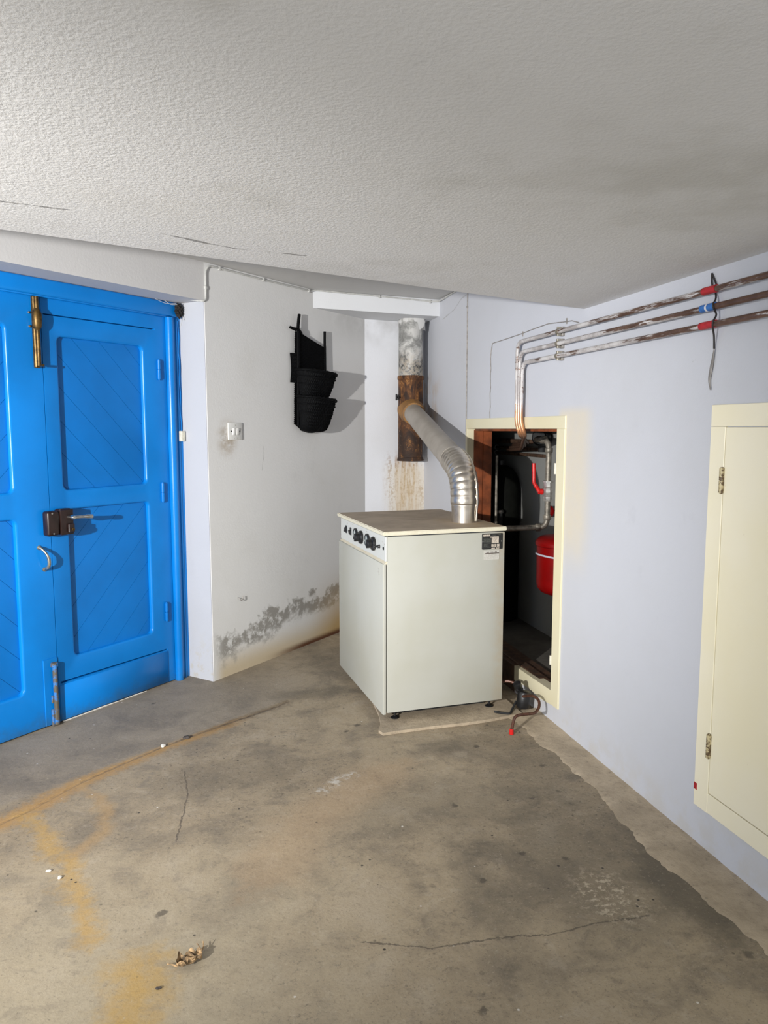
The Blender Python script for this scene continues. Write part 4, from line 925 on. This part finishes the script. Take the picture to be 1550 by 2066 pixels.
# black and bright uprights at the left
for i, (xx, yy, z0, z1, r, m, lb) in enumerate(((1.885, 5.02, 0.14, 1.40, 0.018, M_RUBBER, 'thick black upright pipe in alcove, nearest the timber jamb'), (1.94, 4.93, 0.14, 1.34, 0.011, M_STEELP, 'thin grey upright pipe in alcove behind the flue elbow'), (1.93, 4.79, 0.14, 1.32, 0.010, M_STEELP, 'thin grey upright pipe in alcove nearest the bright cap'))):
    q = tag(empty('upright_pipe', (xx, yy, z0)), lb, 'pipe', 'upright pipes at the left of the alcove')
    b = B(); b.tube([(0, 0, -0.005), (0, 0, z1-z0)], r, 14); b.build('tube', m, q)
    b = B(); b.lathe([(r+0.001, 0.62), (r+0.006, 0.625), (r+0.006, 0.66), (r+0.001, 0.665)], None, 14); b.build('pipe_fitting', M_NICKEL, q)
    b = B(); b.lathe([(r+0.001, 0.70), (r+0.004, 0.705), (r+0.004, 0.73), (r+0.001, 0.735)], None, 14); b.build('pipe_fitting', M_NICKEL, q)
# dark domed shape, added to blacken the shaded part of the alcove
tk = tag(empty('alcove_dark_fill', (2.06, 5.03, 0.135)), 'dark domed shape added to keep the alcove black behind boiler', 'tank')
b = B(); b.lathe([(0.12, 0.0), (0.137, 0.01), (0.137, 0.92), (0.130, 0.985), (0.110, 1.045), (0.08, 1.085), (0.04, 1.108), (0.005, 1.11)], None, 40); b.build('shell', M_DARK_FILL, tk)
b = B(); b.lathe([(0.025, 1.095), (0.025, 1.14), (0.018, 1.145)], None, 14); b.build('dome_stub', M_BLACK, tk)
# circulator at the top of the riser
pu = tag(empty('circulation_pump', (2.12, 4.50, 1.44)), 'black pump body among pipes at the top of the alcove', 'pump')
b = B(); b.lathe([(0.03, -0.07), (0.05, -0.065), (0.055, -0.03), (0.055, 0.05), (0.045, 0.065), (0.02, 0.07)], axis_to((-0.6, -0.8, 0.1)), 20); b.build('housing', M_BLACK, pu)
b = B(); b.lathe([(0.04, 0.07), (0.04, 0.10), (0.03, 0.104)], axis_to((-0.6, -0.8, 0.1)), 20); b.build('motor_cap', M_RUBBER, pu)
b = B(); b.tube([(0, 0, 0.03), (0, 0, 0.315)], 0.026, 14); b.tube([(0, 0, -0.03), (0.0, 0.0, -0.09)], 0.022, 14); b.build('connection', M_RUBBER, pu)
kn = tag(empty('red_knob', (2.192, 4.42, 0.975)), 'round red knob on alcove back wall beside the stile', 'knob')
b = B(); b.lathe([(0.012, 0.0), (0.012, 0.03), (0.036, 0.034), (0.036, 0.05), (0.028, 0.056)], axis_to((-1, 0, 0)), 20); b.build('wheel', M_REDV, kn)
b = B(); b.lathe([(0.008, -0.01), (0.008, 0.03)], axis_to((-1, 0, 0)), 12); b.build('spindle', M_STEELP, kn)
cpz = tag(empty('capped_stub', (1.985, 4.86, 0.135)), 'upright stub with bright cap low behind the boiler lid', 'pipe')
b = B(); b.tube([(0, 0, 0.0), (0, 0, 0.79)], 0.022, 14); b.build('tube', M_RUBBER, cpz)
b = B(); b.lathe([(0.026, 0.785), (0.028, 0.79), (0.028, 0.805), (0.02, 0.81)], None, 18); b.build('cap', M_STEEL, cpz)

# ------------------------------------------------------------------ drain cock and hose at the boiler's right foot
dv = tag(empty('drain_pump', (1.628, 3.62, 0.02)), 'black drain pump on floor between boiler and hatch frame', 'pump')
b = B(); b.lathe([(0.030, 0.0), (0.036, 0.01), (0.037, 0.075), (0.030, 0.088), (0.018, 0.092)], Matrix.Rotation(R(8), 4, 'Y'), 20); b.build('housing', M_BLACK, dv)
b = B(); b.lathe([(0.018, -0.02), (0.022, 0.0), (0.022, 0.03), (0.014, 0.034)], axis_to((-0.4, -0.2, 0.9), (-0.012, 0.03, 0.10)), 14); b.box(-0.03, 0.01, 0.01, 0.05, 0.085, 0.105, 0.004); b.build('valve_top', M_BLACK, dv)
b = B(); b.tube(smooth_path([(-0.015, 0.04, 0.115), (-0.05, 0.07, 0.125), (-0.10, 0.10, 0.115), (-0.16, 0.12, 0.10)], 5), 0.008, 10); part_label(b.build('inlet_pipe', M_HOSE, dv), 'tarnished inlet pipe')
hs = tag(empty('drain_pipe', (1.445, 3.345, 0.0)), 'bent brown drain pipe with red cap ending above the floor', 'pipe')
o6 = Vector((1.445, 3.345, 0.0))
b = B(); b.tube([Vector(q)-o6 for q in smooth_path([(1.615, 3.585, 0.095), (1.632, 3.50, 0.125), (1.640, 3.45, 0.118), (1.628, 3.42, 0.095), (1.59, 3.385, 0.082), (1.54, 3.365, 0.088), (1.49, 3.352, 0.092), (1.468, 3.348, 0.085), (1.458, 3.346, 0.062), (1.450, 3.345, 0.022)], 6)], 0.0075, 10); b.build('tube', M_HOSE, hs)
b = B(); b.lathe([(0.0105, 0.001), (0.0115, 0.004), (0.0105, 0.026), (0.0085, 0.028)], Matrix.Translation((0.004, 0, 0)), 14); part_label(b.build('end_cap', M_RED, hs), 'red end cap')
gl = tag(empty('floor_cable', (1.66, 3.52, 0.0)), 'thin black cable trailing on the floor by the boiler foot', 'cable')
o7 = Vector((1.66, 3.52, 0.0))
b = B(); b.tube([Vector(q)-o7 for q in smooth_path([(1.60, 3.64, 0.05), (1.56, 3.60, 0.022), (1.53, 3.56, 0.019), (1.50, 3.57, 0.019), (1.46, 3.60, 0.02)], 5)], 0.006, 8); b.build('sheath', M_RUBBER, gl)

# ------------------------------------------------------------------ litter on the floor
lf = tag(empty('dry_leaf', (-0.072, 2.053, 0.0), 0.4), 'crumpled dry brown leaf lying on the floor in foreground', 'leaf')
def leaff(s, t):
    a = (s-0.5)*2; c = (t-0.5)*2
    w = 0.026*math.sqrt(max(0.0, 1-a*a))*(1+0.25*sin(a*9)); x = a*0.038; y = c*w
    z = 0.004+0.016*abs(c)**1.3*(1+0.4*sin(a*6))+0.010*(sin(a*5+c*4)+1)*0.5+0.006*sin(a*13+c*9)
    return Vector((x, y*0.8, max(0.0015, z)))
b = B(); b.grid(leaff, 28, 14); b.build('blade', M_LEAF, lf, smooth=40)
for q in ([(0.030, 0.004, 0.010), (0.040, 0.018, 0.020), (0.036, 0.034, 0.028)], [(0.032, 0.006, 0.010), (0.050, 0.020, 0.016), (0.056, 0.034, 0.026)], [(-0.034, 0.0, 0.008), (-0.046, 0.012, 0.012), (-0.056, 0.022, 0.012)]):
    b = B(); b.tube(smooth_path(q, 4), [0.0022]*4+[0.0018]*4+[0.001], 6); b.build('stalk', M_LEAF, lf)
def pebble(name, x, y, r, m, lab, cat, grp=None, sq=0.7):
    b = B(); bmesh.ops.create_icosphere(b.bm, subdivisions=3, radius=1.0); sd_ = random.random()*9
    for v in b.bm.verts:
        d = v.co.copy(); k = 1+0.18*sin(d.x*3+sd_)+0.15*sin(d.y*4+sd_*2)+0.08*sin(d.z*7+d.x*5); v.co = Vector((d.x*r*k*1.2, d.y*r*k*0.9, d.z*r*k*sq+r*sq*0.9))
    o = b.build(name, m, None, smooth=30); o.location = (x, y, 0); return tag(o, lab, cat, grp)
pebble('pebble', -0.151, 1.973, 0.0055, M_STONE, 'dark pebble on floor right beside the dry leaf', 'pebble')
pebble('plaster_chip', -0.214, 3.590, 0.010, M_CHIP, 'white plaster chip on the rusty floor joint before the door', 'chip')
pebble('soil_clod', -0.112, 3.665, 0.012, M_STONE, 'small dark clod on the floor joint near the plaster chip', 'clod')
pebble('plaster_chip', -0.545, 2.625, 0.006, M_CHIP, 'tiny white chip on floor left of the long yellow stain, the farther one', 'chip', 'white chips beside the yellow stain')
pebble('plaster_chip', -0.500, 2.575, 0.0065, M_CHIP, 'tiny white chip on floor left of the long yellow stain, the nearer one', 'chip', 'white chips beside the yellow stain')
